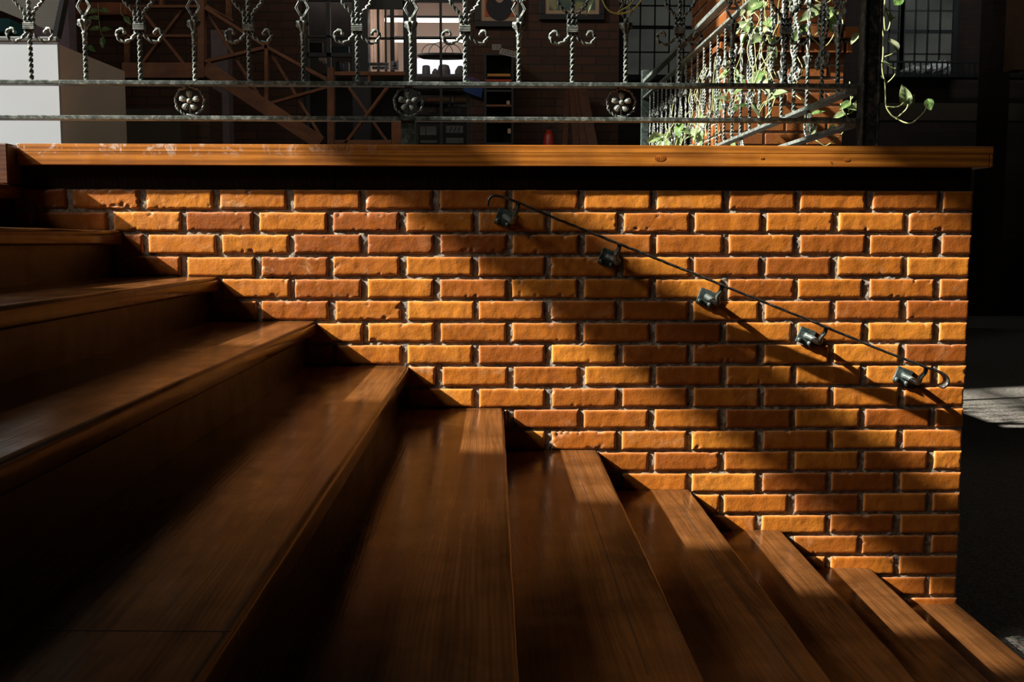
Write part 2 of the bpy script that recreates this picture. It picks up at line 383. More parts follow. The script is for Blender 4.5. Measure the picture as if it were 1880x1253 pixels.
def mortar_bed():
    gx, gz = np.meshgrid(np.arange(-1.75, XR-.003, 0.005), np.arange(-1.5, 0.0005, 0.005))
    y = 0.0074+(vn(gx, gz, 90, 5)-.5)*0.0050+(vn(gx, gz, 35, 6)-.5)*0.0035+(vn(gx, gz, 190, 8)-.5)*0.0012
    V = np.stack([gx, y, gz], -1).reshape(-1, 3); h, w_ = gx.shape; idx = np.arange(h*w_).reshape(h, w_)
    q = np.stack([idx[:-1, :-1], idx[:-1, 1:], idx[1:, 1:], idx[1:, :-1]], -1).reshape(-1, 4)
    return fast_mesh('mortar', V, q, MO)
mo = mortar_bed(); mo.parent = wall
core = MB().box((-5.0, 0.012, -1.56), (XR-.006, 0.30, 0.0)).build('wall_core', MO, wall)

# ================================================================ floor and landing
def mat_floor():
    m, nt, b = node_mat('speckled_terrazzo'); v = coords(nt)
    vo = N(nt, 'ShaderNodeTexVoronoi'); vo.inputs['Scale'].default_value = 120; nt.links.new(v, vo.inputs['Vector'])
    c = ramp(nt, noise(nt, v, 90, 3), [(0.40, (0.07, 0.065, 0.055)), (0.6, (0.34, 0.31, 0.26))])
    nt.links.new(mix(nt, 0.4, c, vo.outputs['Color'], 'MULTIPLY'), b.inputs['Base Color']); b.inputs['Roughness'].default_value = 0.35
    return m
FL = mat_floor()
structure(MB().box((-9, -6, -1.66), (14, 17, -1.56)).build('floor', FL), 'grey speckled hall floor')
structure(MB().box((-5.0, 0.31, -1.55), (XR-.01, 6.2, 0.07)).build('floor_landing', DARKW), 'upper landing floor behind the railing')

# ================================================================ stair
STEPS = [(-1.527, 0.010, 0), (-1.2111, -.1352, 0), (-.9005, -.2863, -.004), (-.5841, -.4335, .008), (-.2768, -.5832, .006), (.0397, -.7281, .008),
         (.3589, -.8726, .0137), (.6759, -1.0101, .019), (.9930, -1.1534, .031), (1.3063, -1.2876, .038), (1.6161, -1.4175, .036)]
stair = empty('staircase', (0, -2, -1.56), 'broad wooden stair with worn varnished treads descending beside the brick wall', 'stairs')
SO = (0, -2, -1.56)
YN = -4.6
def tread(i):
    x, z, k = STEPS[i]; xb = (STEPS[i-1][0]-.035) if i else x-1.2; kb = STEPS[i-1][2] if i else k
    th = .046; r = .012
    prof = []
    for a in range(6): t = math.pi/2*a/5; prof.append((-r+r*math.sin(t), -r+r*math.cos(t)))      # top front round
    for a in range(4): t = math.pi/2*a/3; prof.append((-.007+.007*math.cos(t), -th+.007-.007*math.sin(t)))
    ys = np.arange(0.0035, YN, -0.04); nf = len(prof)
    v = []; 
    for y in ys:
        wn = (mnoise.noise(Vector((x*3, y*6, 1)))*.0012+mnoise.noise(Vector((x*7, y*25, 3)))*.0006)
        xn = x+k*y
        row = [(xn+px+wn, y, z+pz+(wn*.6 if j < 4 else 0)) for j, (px, pz) in enumerate(prof)]
        row += [(xb+kb*y, y, z-th), (xb+kb*y, y, z)]
        v += row
    m = nf+2; f = []
    for a in range(len(ys)-1):
        for j in range(m):
            f.append((a*m+j, (a+1)*m+j, (a+1)*m+(j+1) % m, a*m+(j+1) % m))
    f += [tuple(range(m)), tuple(range((len(ys)-1)*m, len(ys)*m))[::-1]]
    mb = MB().add(v, f); ob = shift(mb, SO).build('tread', TREAD, stair, smooth=False)
    ob.data.polygons.foreach_set('use_smooth', [True]*len(ob.data.polygons)); 
    me = ob.data
    try:
        me.set_sharp_from_angle(angle=math.radians(40))
    except Exception: pass
    # riser
    zn = STEPS[i+1][1] if i+1 < len(STEPS) else -1.56
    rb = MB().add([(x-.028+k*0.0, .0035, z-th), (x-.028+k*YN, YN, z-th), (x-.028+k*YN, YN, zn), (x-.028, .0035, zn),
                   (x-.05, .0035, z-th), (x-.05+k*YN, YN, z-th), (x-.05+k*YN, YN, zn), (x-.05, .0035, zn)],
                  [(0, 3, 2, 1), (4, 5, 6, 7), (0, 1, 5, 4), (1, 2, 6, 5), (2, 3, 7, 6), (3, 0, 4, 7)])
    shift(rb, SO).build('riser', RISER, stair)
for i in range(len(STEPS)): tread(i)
# board joints and plank cracks worn into the treads
SEAM = simple('grimy_joint', (.010, .007, .005), .8)
def PZ(x, y, z):
    d = ray(x, y); t = (z-EYE[2])/d[2]; return EYE+t*d
for zi, a, b in ((4, (20, 1157), (425, 1160)), (6, (1050, 833), (1108, 1002)), (6, (1108, 1002), (1190, 1240)), (7, (1249, 930), (1376, 1118)), (7, (1376, 1118), (1470, 1250))):
    z = STEPS[zi][1]; shift(MB().bar(PZ(*a, z+.0002), PZ(*b, z+.0002), .0011, .0006, ref=(0, 0, 1)), SO).build('board_joint', SEAM, stair)

# ================================================================ beam on the wall
zt = 0.144; zm = 0.1185; zb = 0.0765; xe = 1.655
beam = empty('capping_beam', (0, 0.06, zb), 'long orange varnished timber beam capping the brick wall under the iron railing', 'beam')
BO = (0, 0.06, zb)
shift(MB().box((-1.528, -.0335, zm+.0002), (1.43, .30, zt)), BO).build('top_board', BEAM, beam, bevel=.0012)
shift(MB().box((1.4306, -.0335, zm+.0002), (xe, .30, zt)), BO).build('top_board', BEAM, beam, bevel=.0012)
shift(MB().box((-1.528, -.033, zb), (xe-.012, .30, zm)), BO).build('fascia_board', BEAM, beam, bevel=.0012)
shift(MB().box((xe-.0105, -.033, zb), (xe, .30, zm)), BO).build('fascia_board', BEAM, beam, bevel=.002)
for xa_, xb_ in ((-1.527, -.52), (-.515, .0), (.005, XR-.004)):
    shift(MB().box((xa_, .010, .0012), (xb_, .30, zb-.0006)), BO).build('shade_board', RISER, beam)  # dark boards standing in for the shaded brick course under the beam
# knots
for (kx, kz, rr) in ((P(1213, 291, -.034)[0], P(1213, 291, -.034)[2], .012), (P(1556, 290, -.034)[0], .098, .007), (P(1400, 290, -.034)[0], .103, .005)):
    mb = MB(); mb.lathe([(rr*1.3, 0), (rr, .0006), (rr*.4, .0009), (1e-4, .0009)], sides=18)
    mb.v = [(kx+a*1.3, -.0331-c, kz+b*.75) for a, b, c in mb.v]
    shift(mb, BO).build('knot', KNOT, beam)
blk = MB().box((-3.2, -.092, .012), (float(P(13, 280, -.092)[0]), .30, .1395)).build('end_block', BLOCK, bevel=.004)
tag(blk, 'dark brown timber block meeting the left end of the capping beam', 'block')

# ================================================================ handrail on the wall
HY = -.11
hr = empty('wall_handrail', (0.7, 0, -.3), 'thin wrought iron handrail sloping down across the brick wall on square brackets', 'handrail')
HO = (0.7, 0, -.3)
hp = [(896, 379), (897.5, 367), (905, 359.5), (918, 361), (942, 368.5), (1007.7, 396.4), (1135, 447.4), (1275.7, 503.6), (1360, 538), (1513.6, 600), (1611, 640.6), (1695, 672.7), (1716, 680), (1731, 687), (1737.5, 697), (1735, 706), (1727, 711)]
pts = [P(x, y, HY) for x, y in hp]
rect = [(-.0030, -.020), (.0030, -.020), (.0040, -.010), (.0040, .010), (.0030, .020), (-.0030, .020), (-.0040, .010), (-.0040, -.010)]
mb = MB().sweep(pts, 1.0, sec=rect, ref=(0, 1, 0), step=.008)
mb.v = [(x, y+.0012*mnoise.noise(Vector((x*60, y*60, z*60))), z+.0016*mnoise.noise(Vector((x*45, y*30, z*45)))) for x, y, z in mb.v]
shift(mb, HO).build('rail_bar', HRM, hr, smooth=True)
for (px, py), (rx, ry) in zip([(926, 400), (1116, 474), (1296, 547), (1479, 618), (1657, 691)], [(950, 374), (1136, 449), (1324, 524), (1515, 600), (1699, 674)]):
    c = P(px, py, -.004); r_ = P(rx, ry, HY); a = math.radians(-21); ux = np.array([math.cos(a), 0, math.sin(a)]); uz = np.array([-math.sin(a), 0, math.cos(a)])
    h = .0275
    v = [c+ux*i*h+uz*j*h+np.array([0, d, 0]) for d in (-.006, .004) for i, j in ((-1, -1), (1, -1), (1, 1), (-1, 1))]
    plate = shift(MB().add(v, [(0, 1, 2, 3), (4, 7, 6, 5), (0, 4, 5, 1), (1, 5, 6, 2), (2, 6, 7, 3), (3, 7, 4, 0)]), HO).build('bracket_plate', IRONDK, hr, bevel=.0015)
    pa = [c+np.array([0, -.004, .004]), c+np.array([.012, -.03, -.003]), c+np.array([.026, -.065, -.014]), np.array([r_[0]-.008, HY+.015, r_[2]-.036]), np.array([r_[0], HY, r_[2]-.018]), np.array([r_[0]+.002, HY, r_[2]-.001])]
    shift(MB().sweep(pa, .0078, sides=8, step=.006, rfn=lambda t: 1.35-.45*t), HO).build('bracket_arm', ARM, hr, smooth=True)
    for sx_ in (-1, 1):
        q = c+ux*sx_*.018-uz*.017
        shift(MB().sphere(q+np.array([0, -.008, 0]), .0072, sq=(1, .7, 1)), HO).build('bolt', ARM, plate, smooth=True).parent = hr

# ================================================================ wrought iron railing
PXM = 0.001867; Z0 = 0.363; MID = 159
SQ = [(-1, -.55), (0, -.32), (1, -.55), (1.05, .0), (1, .55), (0, .32), (-1, .55), (-1.05, 0)]
TW = 2*math.pi/.037
def L2(p): return (p[0]*PXM, 0, p[1]*PXM)
def mirror(pts): return pts+[(x, 2*MID-y) for x, y in pts[::-1]]
BAS_SIDE = [(9, 80), (18, 72), (27, 69), (36, 73), (40, 82), (36, 90), (29, 90), (26.5, 85)]
def make_basket():
    rod = MB().sweep([(0, 0, 0), (0, 0, 2*MID*PXM)], .0072, sec=SQ, twist=TW, step=.0032).build('baluster', IRON, smooth=True)
    for s in (-1, 1):
        up = [(s*x, y) for x, y in mirror([(7, 90), (7, 105), (8, 119), (13, 126), (23, 137), (27, 149)])]
        MB().sweep([L2(p) for p in up], .0060, sec=SQ, twist=TW, step=.0036).build('basket_rod', IRON, rod, smooth=True)
        for flip in (0, 1):
            sc = [(s*x, (2*MID-y) if flip else y) for x, y in [(5, 92)]+BAS_SIDE]
            m = MB().sweep([L2(p) for p in sc], .0056, sec=SQ, twist=TW*.8, step=.0036); e = L2(sc[-1]); m.sphere(e, .0065); m.build('scroll', IRON, rod, smooth=True)
    for zc in (94.5, 2*MID-94.5):
        m = MB()
        for k in range(4):
            z = (zc-4.4+k*2.9)*PXM
            m.sweep([(-.017, -.009, z), (.017, -.009, z), (.017, .009, z), (-.017, .009, z)], .0031, sides=6, closed=True)
        m.box((-.017, -.008, (zc-5)*PXM), (.017, .008, (zc+5)*PXM)); m.build('collar', IRON, rod, smooth=False)
    return rod
def make_diamond():
    rod = MB().sweep([(0, 0, 0), (0, 0, 80*PXM)], .0072, sec=SQ, twist=TW, step=.0032).build('baluster', IRON, smooth=True)
    MB().sweep([(0, 0, (2*MID-80)*PXM), (0, 0, 2*MID*PXM)], .0072, sec=SQ, twist=TW, step=.0032).build('upper_rod', IRON, rod, smooth=True)
    dm = MB(); 
    for flip in (0, 1):
        g = lambda x, y: L2((x, 2*MID-y if flip else y))
        for s in (-1, 1):
            dm.sweep([g(s*1.5, 112), g(s*7, 121), g(s*12.5, 130), g(s*8, 138), g(s*3, 146), g(s*1.2, 159)], .0028, sides=6, ref=(0, 1, 0))
            dm.sweep([g(s*.8, 115), g(s*5, 121.5), g(s*9.2, 130), g(s*6, 137), g(s*1.5, 144)], .0020, sides=6, ref=(0, 1, 0))
            sp = [g(s*(2+1.0*t), 141+9*t) for t in (0, .5)]+[g(s*(9-5*math.cos(a)*(1-.1*a)), 147+5.5*math.sin(a)*(1-.1*a)) for a in np.linspace(.6, 5.2, 12)]
            dm.sweep(sp, .0027, sides=6, step=.003); dm.sphere(sp[-1], .0046)
    dm.build('diamond_frame', IRON, rod, smooth=True)
    for flip in (0, 1):
        z = lambda h: (2*MID-h if flip else h)*PXM
        cu = MB(); prof = [(.0080, 66), (.0066, 72), (.0075, 80), (.0100, 82), (.0100, 84.5), (.0062, 86.5), (.0085, 91), (.0112, 97), (.0150, 102.5), (.0170, 106), (.008, 107), (.0075, 108), (.0092, 109), (.0075, 110.5), (.0092, 112), (.0070, 114)]
        cu.lathe([(r*1.0, z(h)) for r, h in prof], sides=24, mod=lambda a, zz: 1+.30*math.cos(6*a) if 87 < (zz/PXM if not flip else 2*MID-zz/PXM) < 106.5 else 1)
        for s in (-1, 1):
            sp = [(s*x*PXM, 0, z(y)) for x, y in [(4, 97), (8, 99), (11, 103), (10, 107), (7.5, 106)]]
            cu.sweep(sp, .0022, sides=6, step=.003); cu.sphere(sp[-1], .0040)
            sp = [(s*x*PXM, -.006, z(y)) for x, y in [(1, 88), (4, 93), (8, 95), (11, 99)]]
            cu.sweep(sp, .0020, sides=6, step=.003)
        cu.build('leaf_cup', IRON, rod, smooth=True)
    return rod
def make_rosette():
    R = .0475; ring = [(R*math.cos(a)*(1+.03*math.sin(9*a)), 0, R*math.sin(a)*(1+.03*math.sin(9*a))) for a in np.linspace(0, 2*math.pi, 54, endpoint=False)]
    ro = MB().sweep(ring, .0046, sec=SQ, closed=True, twist=2*math.pi/.03).build('rosette', IRON, smooth=True)
    for k in range(5):
        a0 = math.pi/2+k*2*math.pi/5; v = []; nu, nv = 9, 17
        for i in range(nu):
            u = i/(nu-1)
            for j in range(nv):
                t = j/(nv-1)*2-1; wd = .0030+.0070*math.sin(min(1, u*1.15)*math.pi*.62); rr = .009+u*.025*(1-.12*t*t)
                y = -.004-.007*math.sin(u*math.pi*.8)*(1-t*t*.7)+.0016*math.cos(t*math.pi*3.5)*u
                lx = t*wd; X = rr*math.cos(a0)-lx*math.sin(a0); Z = rr*math.sin(a0)+lx*math.cos(a0); v.append((X, y, Z))
        n = len(v); v += [(x, y+.004, z) for x, y, z in v]
        f = []
        for i in range(nu-1):
            for j in range(nv-1):
                q = (i*nv+j, i*nv+j+1, (i+1)*nv+j+1, (i+1)*nv+j); f.append(q); f.append(tuple(c+n for c in q[::-1]))
        rim = [j for j in range(nv)]+[i*nv+nv-1 for i in range(1, nu)]+[(nu-1)*nv+j for j in range(nv-2, -1, -1)]+[i*nv for i in range(nu-2, 0, -1)]
        for a, b in zip(rim, rim[1:]+rim[:1]): f.append((a, a+n, b+n, b))
        MB().add(v, f).build('petal', IRON, ro, smooth=True)
    m = MB().sphere((0, -.006, 0), .0088, 14); 
    m.bar((-.0, .002, -.05), (0, .002, .05), .004, .004); m.build('rosette_centre', IRON, ro, smooth=True)
    return ro
basket0 = make_basket(); diamond0 = make_diamond(); rosette0 = make_rosette()
used = {'b': False, 'd': False, 'r': False}
def put(key, proto, root, loc, rz=0.0):
    if not used[key]: o_ = proto; used[key] = True
    else: o_ = copy_tree(proto)
    o_.parent = root; o_.location = loc; o_.rotation_euler = (0, 0, rz); return o_
RY = 0.105
ra = empty('iron_railing', (0, RY, zt), 'wrought iron railing on top of the beam, with baskets, scrolls and round flower rosettes', 'railing')
xs0, dxs = -1.5301, 0.1803
for k in range(-1, 16):
    x = xs0+dxs*k
    if k % 2 == 0: put('b', basket0, ra, (x, 0, Z0-zt))
    else: put('d', diamond0, ra, (x, 0, Z0-zt))
for px in (348.5, 750, 1140.5): 
    p = P(px, 189, RY); put('r', rosette0, ra, (p[0], 0, .2985-zt))
ztop2 = Z0+2*MID*PXM
for za, zb_, nm, d in ((.349, .363, 'bottom_rail', .022), (.234, .248, 'bottom_rail', .022), (ztop2, ztop2+.014, 'top_rail', .022), (1.07, 1.095, 'handrail', .026)):
    MB().box((-2.6, -d, za-zt), (1.245, d, zb_-zt)).build(nm, RAILM, ra, bevel=.002)
MB().box((P(737, 240, RY)[0], -.012, 0), (P(762, 240, RY)[0], .012, .0895)).build('support_foot', IRONDK, ra, bevel=.0015)
MB().box((-1.9, -.012, 0), (-1.854, .012, .0895)).build('support_foot', IRONDK, ra, bevel=.0015)
# post, slightly uneven forged edges
pm = MB(); xa, xb = 1.252, 1.312
for x0, x1, e in ((xa, xa+.008, 1), (xa+.008, xb-.008, 0), (xb-.008, xb, 1)): pm.box((x0, -.028-.003*e, 0), (x1, .028, 1.02))
pm.build('corner_post', HRM, ra, bevel=.0015)

# return railing running back along the landing edge
XRR = 1.235
rb_ = empty('iron_return_railing', (XRR, 2.4, .07), 'wrought iron railing turning back from the tall black post, hung with trailing plants', 'railing')
OZ = .07
y = 0.105+0.18
k = 0
while y < 4.75:
    if k % 2 == 0: put('d', diamond0, rb_, (0, y-2.4, .352-OZ), math.pi/2)
    else: put('b', basket0, rb_, (0, y-2.4, .352-OZ), math.pi/2)
    y += 0.18; k += 1
for ry in (.62, 1.7, 2.8, 3.9): put('r', rosette0, rb_, (0, ry-2.4, .287-OZ), math.pi/2)
for za, zb_, nm in ((.338, .352, 'bottom_rail'), (.222, .236, 'bottom_rail'), (.95, .964, 'top_rail'), (1.07, 1.095, 'handrail')):
    MB().box((-.022, .14-2.4, za-OZ), (.022, 4.85-2.4, zb_-OZ)).build(nm, IRON, rb_, bevel=.002)
MB().box((-.028, 4.85-2.4, 0), (.028, 4.91-2.4, 1.10)).build('end_post', IRONDK, rb_, bevel=.002)
MB().box((-.02, 2.38-2.4, 0), (.02, 2.42-2.4, .16)).build('support_foot', IRONDK, rb_, bevel=.002)

# ================================================================ brick pier behind the return railing
pl, pr, pf, pb = 1.345, 2.03, 2.58, 3.58
pier = empty('brick_pier', ((pl+pr)/2, (pf+pb)/2, -1.56), 'square orange brick pier standing behind the plant-hung railing', 'pier')
PO = ((pl+pr)/2, (pf+pb)/2, -1.56)
def pier_bricks():
    mb = MB(); nr = random.Random(5); T = []
    ch = .0765; z = -.3; r = 0
    def brick(a, b):
        n = len(mb.v); mb.box(a, b); t = nr.random(); d = nr.random()*.25
        T.extend([(t*.3, d*.6, .05, 1)]*8)
    while z < 2.0:
        off = (0 if r % 2 else -.12)
        x = pl+off
        while x < pr:                       # front face
            a, b = max(x, pl), min(x+.226, pr)
            if b-a > .03: brick((a, pf+nr.uniform(-.004, .003), z), (b, pf+.05, z+.063))
            x += .24
        yy = pf+.052+off
        while yy < pb:                      # left face
            a, b = max(yy, pf+.052), min(yy+.226, pb)
            if b-a > .03: brick((pl+nr.uniform(-.004, .003), a, z), (pl+.05, b, z+.063))
            yy += .24
        z += ch; r += 1
    # projecting cornice courses
    for zc, pj in ((.90, .035), (.98, .06)):
        x = pl-pj
        while x < pr+pj: brick((x, pf-pj, zc), (min(x+.225, pr+pj), pf+.03, zc+.06)); x += .24
        yy = pf+.03
        while yy < pb+pj: brick((pl-pj, yy, zc), (pl+.02, min(yy+.225, pb+pj), zc+.06)); yy += .24
    return mb, T
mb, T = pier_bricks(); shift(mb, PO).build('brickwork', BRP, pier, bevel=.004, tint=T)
shift(MB().box((pl+.008, pf+.008, -1.56), (pr-.002, pb, 2.0)), PO).build('pier_core', MO, pier)

# ================================================================ trailing pothos vines
LEAF = mat_leaf(); STEM = simple('vine_stem', (0.36, 0.38, 0.16), 0.5, var=.25, scale=30); STEMY = simple('yellow_vine_stem', (0.50, 0.46, 0.12), 0.5, var=.2, scale=30)
def leaf(mb, T, base, d, nrm, L, W, fold=.35, curl=.4, pale=0.0):
    d = np.array(d, float); d /= np.linalg.norm(d); nrm = np.array(nrm, float); nrm -= d*(nrm@d); nrm /= np.linalg.norm(nrm); s = np.cross(d, nrm)
    nu, nv = 11, 7; n = len(mb.v); v = []
    for i in range(nu):
        u = i/(nu-1); wd = W*.5*(math.sin(math.pi*u**.62)**.85 if 0 < u < 1 else .02)
        for j in range(nv):
            t = j/(nv-1)*2-1; back = -.10*L*abs(t)**1.5*max(0, 1-u*4)
            along = L*u+back; c = -curl*L*u*u*.5; yy = c+abs(t)*wd*fold+.02*L*math.sin(u*7+t)
            v.append(np.array(base)+d*along+s*t*wd+nrm*yy)
            T.append((pale*(.5+.5*(t > 0)), 0, 0, 1))
    f = [(i*nv+j, i*nv+j+1, (i+1)*nv+j+1, (i+1)*nv+j) for i in range(nu-1) for j in range(nv-1)]
    mb.add(v, f)
def vine(label, stems, leaves, stem_mat=None, r=.0024, group=None, loc=None):
    loc = loc if loc is not None else tuple(stems[0][0])
    e = empty('pothos_vine', loc, label, 'plant', group)
    sm = MB()
    for s in stems: sm.sweep(s, r, sides=6, step=.012)
    shift(sm, loc).build('stem', stem_mat or STEM, e, smooth=True)
    lm = MB(); T = []
    for a in leaves: leaf(lm, T, *a)
    if leaves: shift(lm, loc).build('foliage', LEAF, e, smooth=True, tint=T)
    return e
def Z(px, py, Y, s=5.22, ox=1580, oy=0): return P(ox+px/s, oy+py/s, Y)
VY = .95
st1 = [Z(240, -60, VY), Z(232, 20, VY), Z(226, 150, VY), Z(234, 285, VY), Z(262, 292, VY), Z(285, 200, VY), Z(262, 110, VY)]
st2 = [Z(190, 90, VY), Z(222, 150, VY)]
st3 = [Z(190, 250, VY), Z(214, 310, VY), Z(218, 410, VY), Z(215, 540, VY), Z(205, 620, VY), Z(215, 720, VY), Z(235, 800, VY), Z(240, 920, VY), Z(245, 1020, VY), Z(285, 1090, VY), Z(335, 1132, VY), Z(400, 1085, VY-.02), Z(445, 1040, VY-.03), Z(455, 1000, VY-.03)]
st4 = [Z(335, 1132, VY), Z(420, 1175, VY-.02), Z(490, 1180, VY-.03), Z(560, 1125, VY-.03), Z(615, 1065, VY-.03), Z(640, 1000, VY-.03)]
st5 = [Z(245, 1022, VY), Z(310, 1028, VY), Z(370, 1020, VY-.02), Z(412, 985, VY-.02)]
st6 = [Z(228, 545, VY), Z(275, 530, VY), Z(330, 500, VY), Z(350, 475, VY)]
st7 = [Z(250, 800, VY), Z(300, 755, VY), Z(335, 705, VY), Z(330, 650, VY)]
px_ = 5.22
def LV(b, t, nrm, W, fold=.35, curl=.3, pale=0.0, Y=VY):
    B = Z(*b, Y); Tt = Z(*t, Y); L = np.linalg.norm(Tt-B); return (B, Tt-B, nrm, L, W, fold, curl, pale)
lv = [LV((350, 475), (272, 358), (.3, -1, .3), .040, pale=.9), LV((180, 592), (352, 665), (0, -.5, 1), .045, .3, .1, .3), LV((170, 740), (245, 755), (0, -.6, 1), .030, pale=.2),
      LV((455, 1003), (392, 810), (-.6, -1, .1), .052, .3, .1, .35), LV((455, 1003), (520, 905), (.5, -1, .2), .040, .3, .2, .25), LV((645, 955), (672, 1060), (-.4, -1, 0), .040, .4, .2, .1),
      LV((300, 190), (347, 162), (0, -1, .5), .018, pale=.8), LV((285, 200), (250, 60), (.4, -1, .2), .030, pale=.6), LV((330, 40), (420, -20), (0, -1, .6), .04)]
vine('pothos vine hanging alone in the dark to the right of the tall black post', [st1, st2, st3, st4, st5, st6, st7], lv, r=.0032)
# large leaves close behind the right end of the front railing
def W2(x, y, Y): return P(x, y, Y)
def vine_px(label, Y, stem, leaves, **k):
    lf = []
    for (bx, by, tx, ty, W, pale) in leaves:
        B = P(bx, by, Y); Tt = P(tx, ty, Y-.02); lf.append((B, Tt-B, (rnd.uniform(-.6, .2), -1, rnd.uniform(.1, .7)), np.linalg.norm(Tt-B), W, .3, .2, pale))
    return vine(label, [[P(x, y, Y) for x, y in s] for s in stem], lf, **k)
vine_px('pothos vine with long pale leaves looping beside the black post, left of it', .8,
        [[(1488, -12), (1486, 20), (1489, 65), (1497, 75), (1512, 87), (1528, 70), (1534, 52)], [(1497, 0), (1508, 6), (1520, 5), (1530, -5)], [(1489, 60), (1492, 68), (1520, 42)]],
        [(1510, 13, 1464, 38, .045, .5), (1480, 47, 1450, 80, .040, .15), (1528, 17, 1500, 45, .045, .1), (1532, 58, 1540, 20, .062, .25), (1575, 62, 1562, 80, .03, .9)])
vine_px('pothos vine with small leaves low between the two bottom rails near the post', .75,
        [[(1560, 150), (1562, 185), (1558, 205)], [(1543, 190), (1550, 208), (1557, 217)], [(1575, 217), (1573, 200), (1566, 190)], [(1556, 210), (1566, 205), (1570, 195)], [(1497, 257), (1510, 266), (1516, 268), (1537, 255), (1548, 243)], [(1537, 255), (1526, 248)]],
        [(1573, 200, 1578, 180, .035, .6), (1572, 200, 1553, 196, .03, .5), (1560, 188, 1540, 200, .03, .1), (1550, 207, 1528, 218, .028, .4), (1563, 182, 1566, 178, .015, .6), (1532, 232, 1520, 238, .025, .1), (1488, 247, 1501, 229, .022, .6)])
vine_px('pothos vine with three pale leaves over the brick pier corner', 1.1,
        [[(1395, -10), (1392, 12), (1397, 24), (1398, 33)], [(1372, 60), (1352, 62), (1371, 45)], [(1404, 45), (1395, 49), (1388, 49)]],
        [(1395, 2, 1372, 18, .060, .15), (1402, 3, 1390, 16, .045, .95), (1384, 18, 1372, 28, .04, .95), (1366, 18, 1358, 29, .02, .9), (1355, 48, 1371, 42, .035, .5), (1353, 50, 1352, 62, .03, .2)])
vine_px('yellow-stemmed pothos tendrils curling across the top of the front railing', .06,
        [[(1098, -14), (1105, -2), (1113, 14), (1124, 23), (1140, 25), (1160, 19), (1176, 3), (1180, -10)], [(1134, 23), (1146, 16), (1158, 8), (1172, -12)], [(1100, -3), (1090, -8), (1088, 0)]],
        [(1088, -4, 1076, 27, .014, .8), (1160, 20, 1150, 16, .010, .9)], stem_mat=STEMY, r=.0028)
def random_vine(label, y0, y1, z0, z1, nleaf, seed, xj=.06, size=(.05, .09), group=None, pale=.6):
    q = random.Random(seed); stems = []; lf = []
    for s in range(3):
        p = np.array([XRR+q.uniform(-xj, xj), q.uniform(y0, y1), z1]); path = [p.copy()]
        tz = q.uniform(z0, z0+(z1-z0)*.4)
        while p[2] > tz:
            p = p+np.array([q.uniform(-.035, .035), q.uniform(-.05, .05), -q.uniform(.04, .09)]); path.append(p.copy())
        p = p+np.array([.01, q.uniform(-.04, .04), .02]); path.append(p.copy()); stems.append(path)
    for i in range(nleaf):
        path = q.choice(stems); b = path[q.randrange(1, len(path))]+np.array([0, q.uniform(-.02, .02), q.uniform(-.03, .03)])
        d = np.array([q.uniform(-1, .15 if y0 > 2.2 else .7), q.uniform(-1, .6), q.uniform(-1.2, .3)]); L = q.uniform(*size)
        b2 = b+d/np.linalg.norm(d)*L*.5
        stems.append([b, (b+b2)/2+np.array([0, 0, .01]), b2])
        lf.append((b2, d, (q.uniform(-1, .1), q.uniform(-1, 0), q.uniform(.1, 1)), L, L*q.uniform(.5, .75), q.uniform(.2, .5), q.uniform(.1, .6), q.random()*pale))
    return vine(label, stems, lf, r=.0022, group=group)
VL = ['leafy pothos vine on the return railing, the one nearest the black post', 'pothos vine second from the black post along the return railing', 'pothos vine third from the black post along the return railing',
      'pothos vine fourth from the black post, just before the pier corner', 'pothos vine hanging at the front corner of the brick pier', 'pothos vine against the front part of the pier side face',
      'dense pothos vine at the middle of the pier side face', 'dense pothos vine at the far edge of the pier side face', 'dense pothos vine just beyond the brick pier', 'low dense pothos vine third from the far green end post',
      'low dense pothos vine second from the far green end post', 'low dense pothos vine right beside the far green end post']
G = 'pothos vines twined through the return railing'
for i, (ya, yb, za, zc, nl) in enumerate(((.75, 1.0, .35, 1.15, 16), (1.0, 1.4, .30, 1.15, 12), (1.5, 1.8, .3, 1.0, 14), (1.9, 2.2, .38, .8, 12), (2.3, 2.6, .2, .8, 14), (2.7, 3.0, .15, .75, 22), (3.0, 3.3, .12, .7, 26), (3.3, 3.6, .12, .65, 28), (3.6, 3.9, .12, .62, 26), (3.9, 4.2, .1, .6, 24), (4.2, 4.5, .1, .55, 22), (4.5, 4.75, .1, .5, 20))):
    random_vine(VL[i], ya, yb, za, zc, nl, 40+i, group=G, xj=.05+.02*(i > 4), size=(.045, .085) if i < 5 else (.06, .10))

# ================================================================ white counter box with sloping top
cf = .5; c0 = P(105, 80, cf); c1 = PX(229, 131, c0[0]); zbx = .075
cab = empty('white_display_stand', (c0[0]-.8, .8, zbx), 'white painted box stand with a dark grey side and metal top rail, far left', 'stand')
CO = (c0[0]-.8, .8, zbx)
GREY = simple('taupe_laminate', (0.62, 0.54, 0.47), .6, var=.05, scale=3)
v = [(c0[0]-1.6, cf, zbx), (c0[0], cf, zbx), (c0[0], cf, c0[2]), (c0[0]-1.6, cf, c0[2]), (c0[0]-1.6, c1[1], zbx), (c0[0], c1[1], zbx), (c0[0], c1[1], c1[2]), (c0[0]-1.6, c1[1], c1[2])]
shift(MB().add([v[i] for i in (0, 1, 2, 3)]+[(x, y+.02, z) for x, y, z in (v[0], v[1], v[2], v[3])], [(0, 1, 2, 3), (4, 7, 6, 5), (0, 4, 5, 1), (1, 5, 6, 2), (2, 6, 7, 3), (3, 7, 4, 0)]), CO).build('front_panel', WHITE, cab)
sp_ = MB().prism([(cf+.021, zbx), (c1[1], zbx), (c1[1], c1[2]), (cf+.021, c0[2])], 0, c0[0]-.02, c0[0]-.0005)
shift(sp_, CO).build('side_panel', GREY, cab)
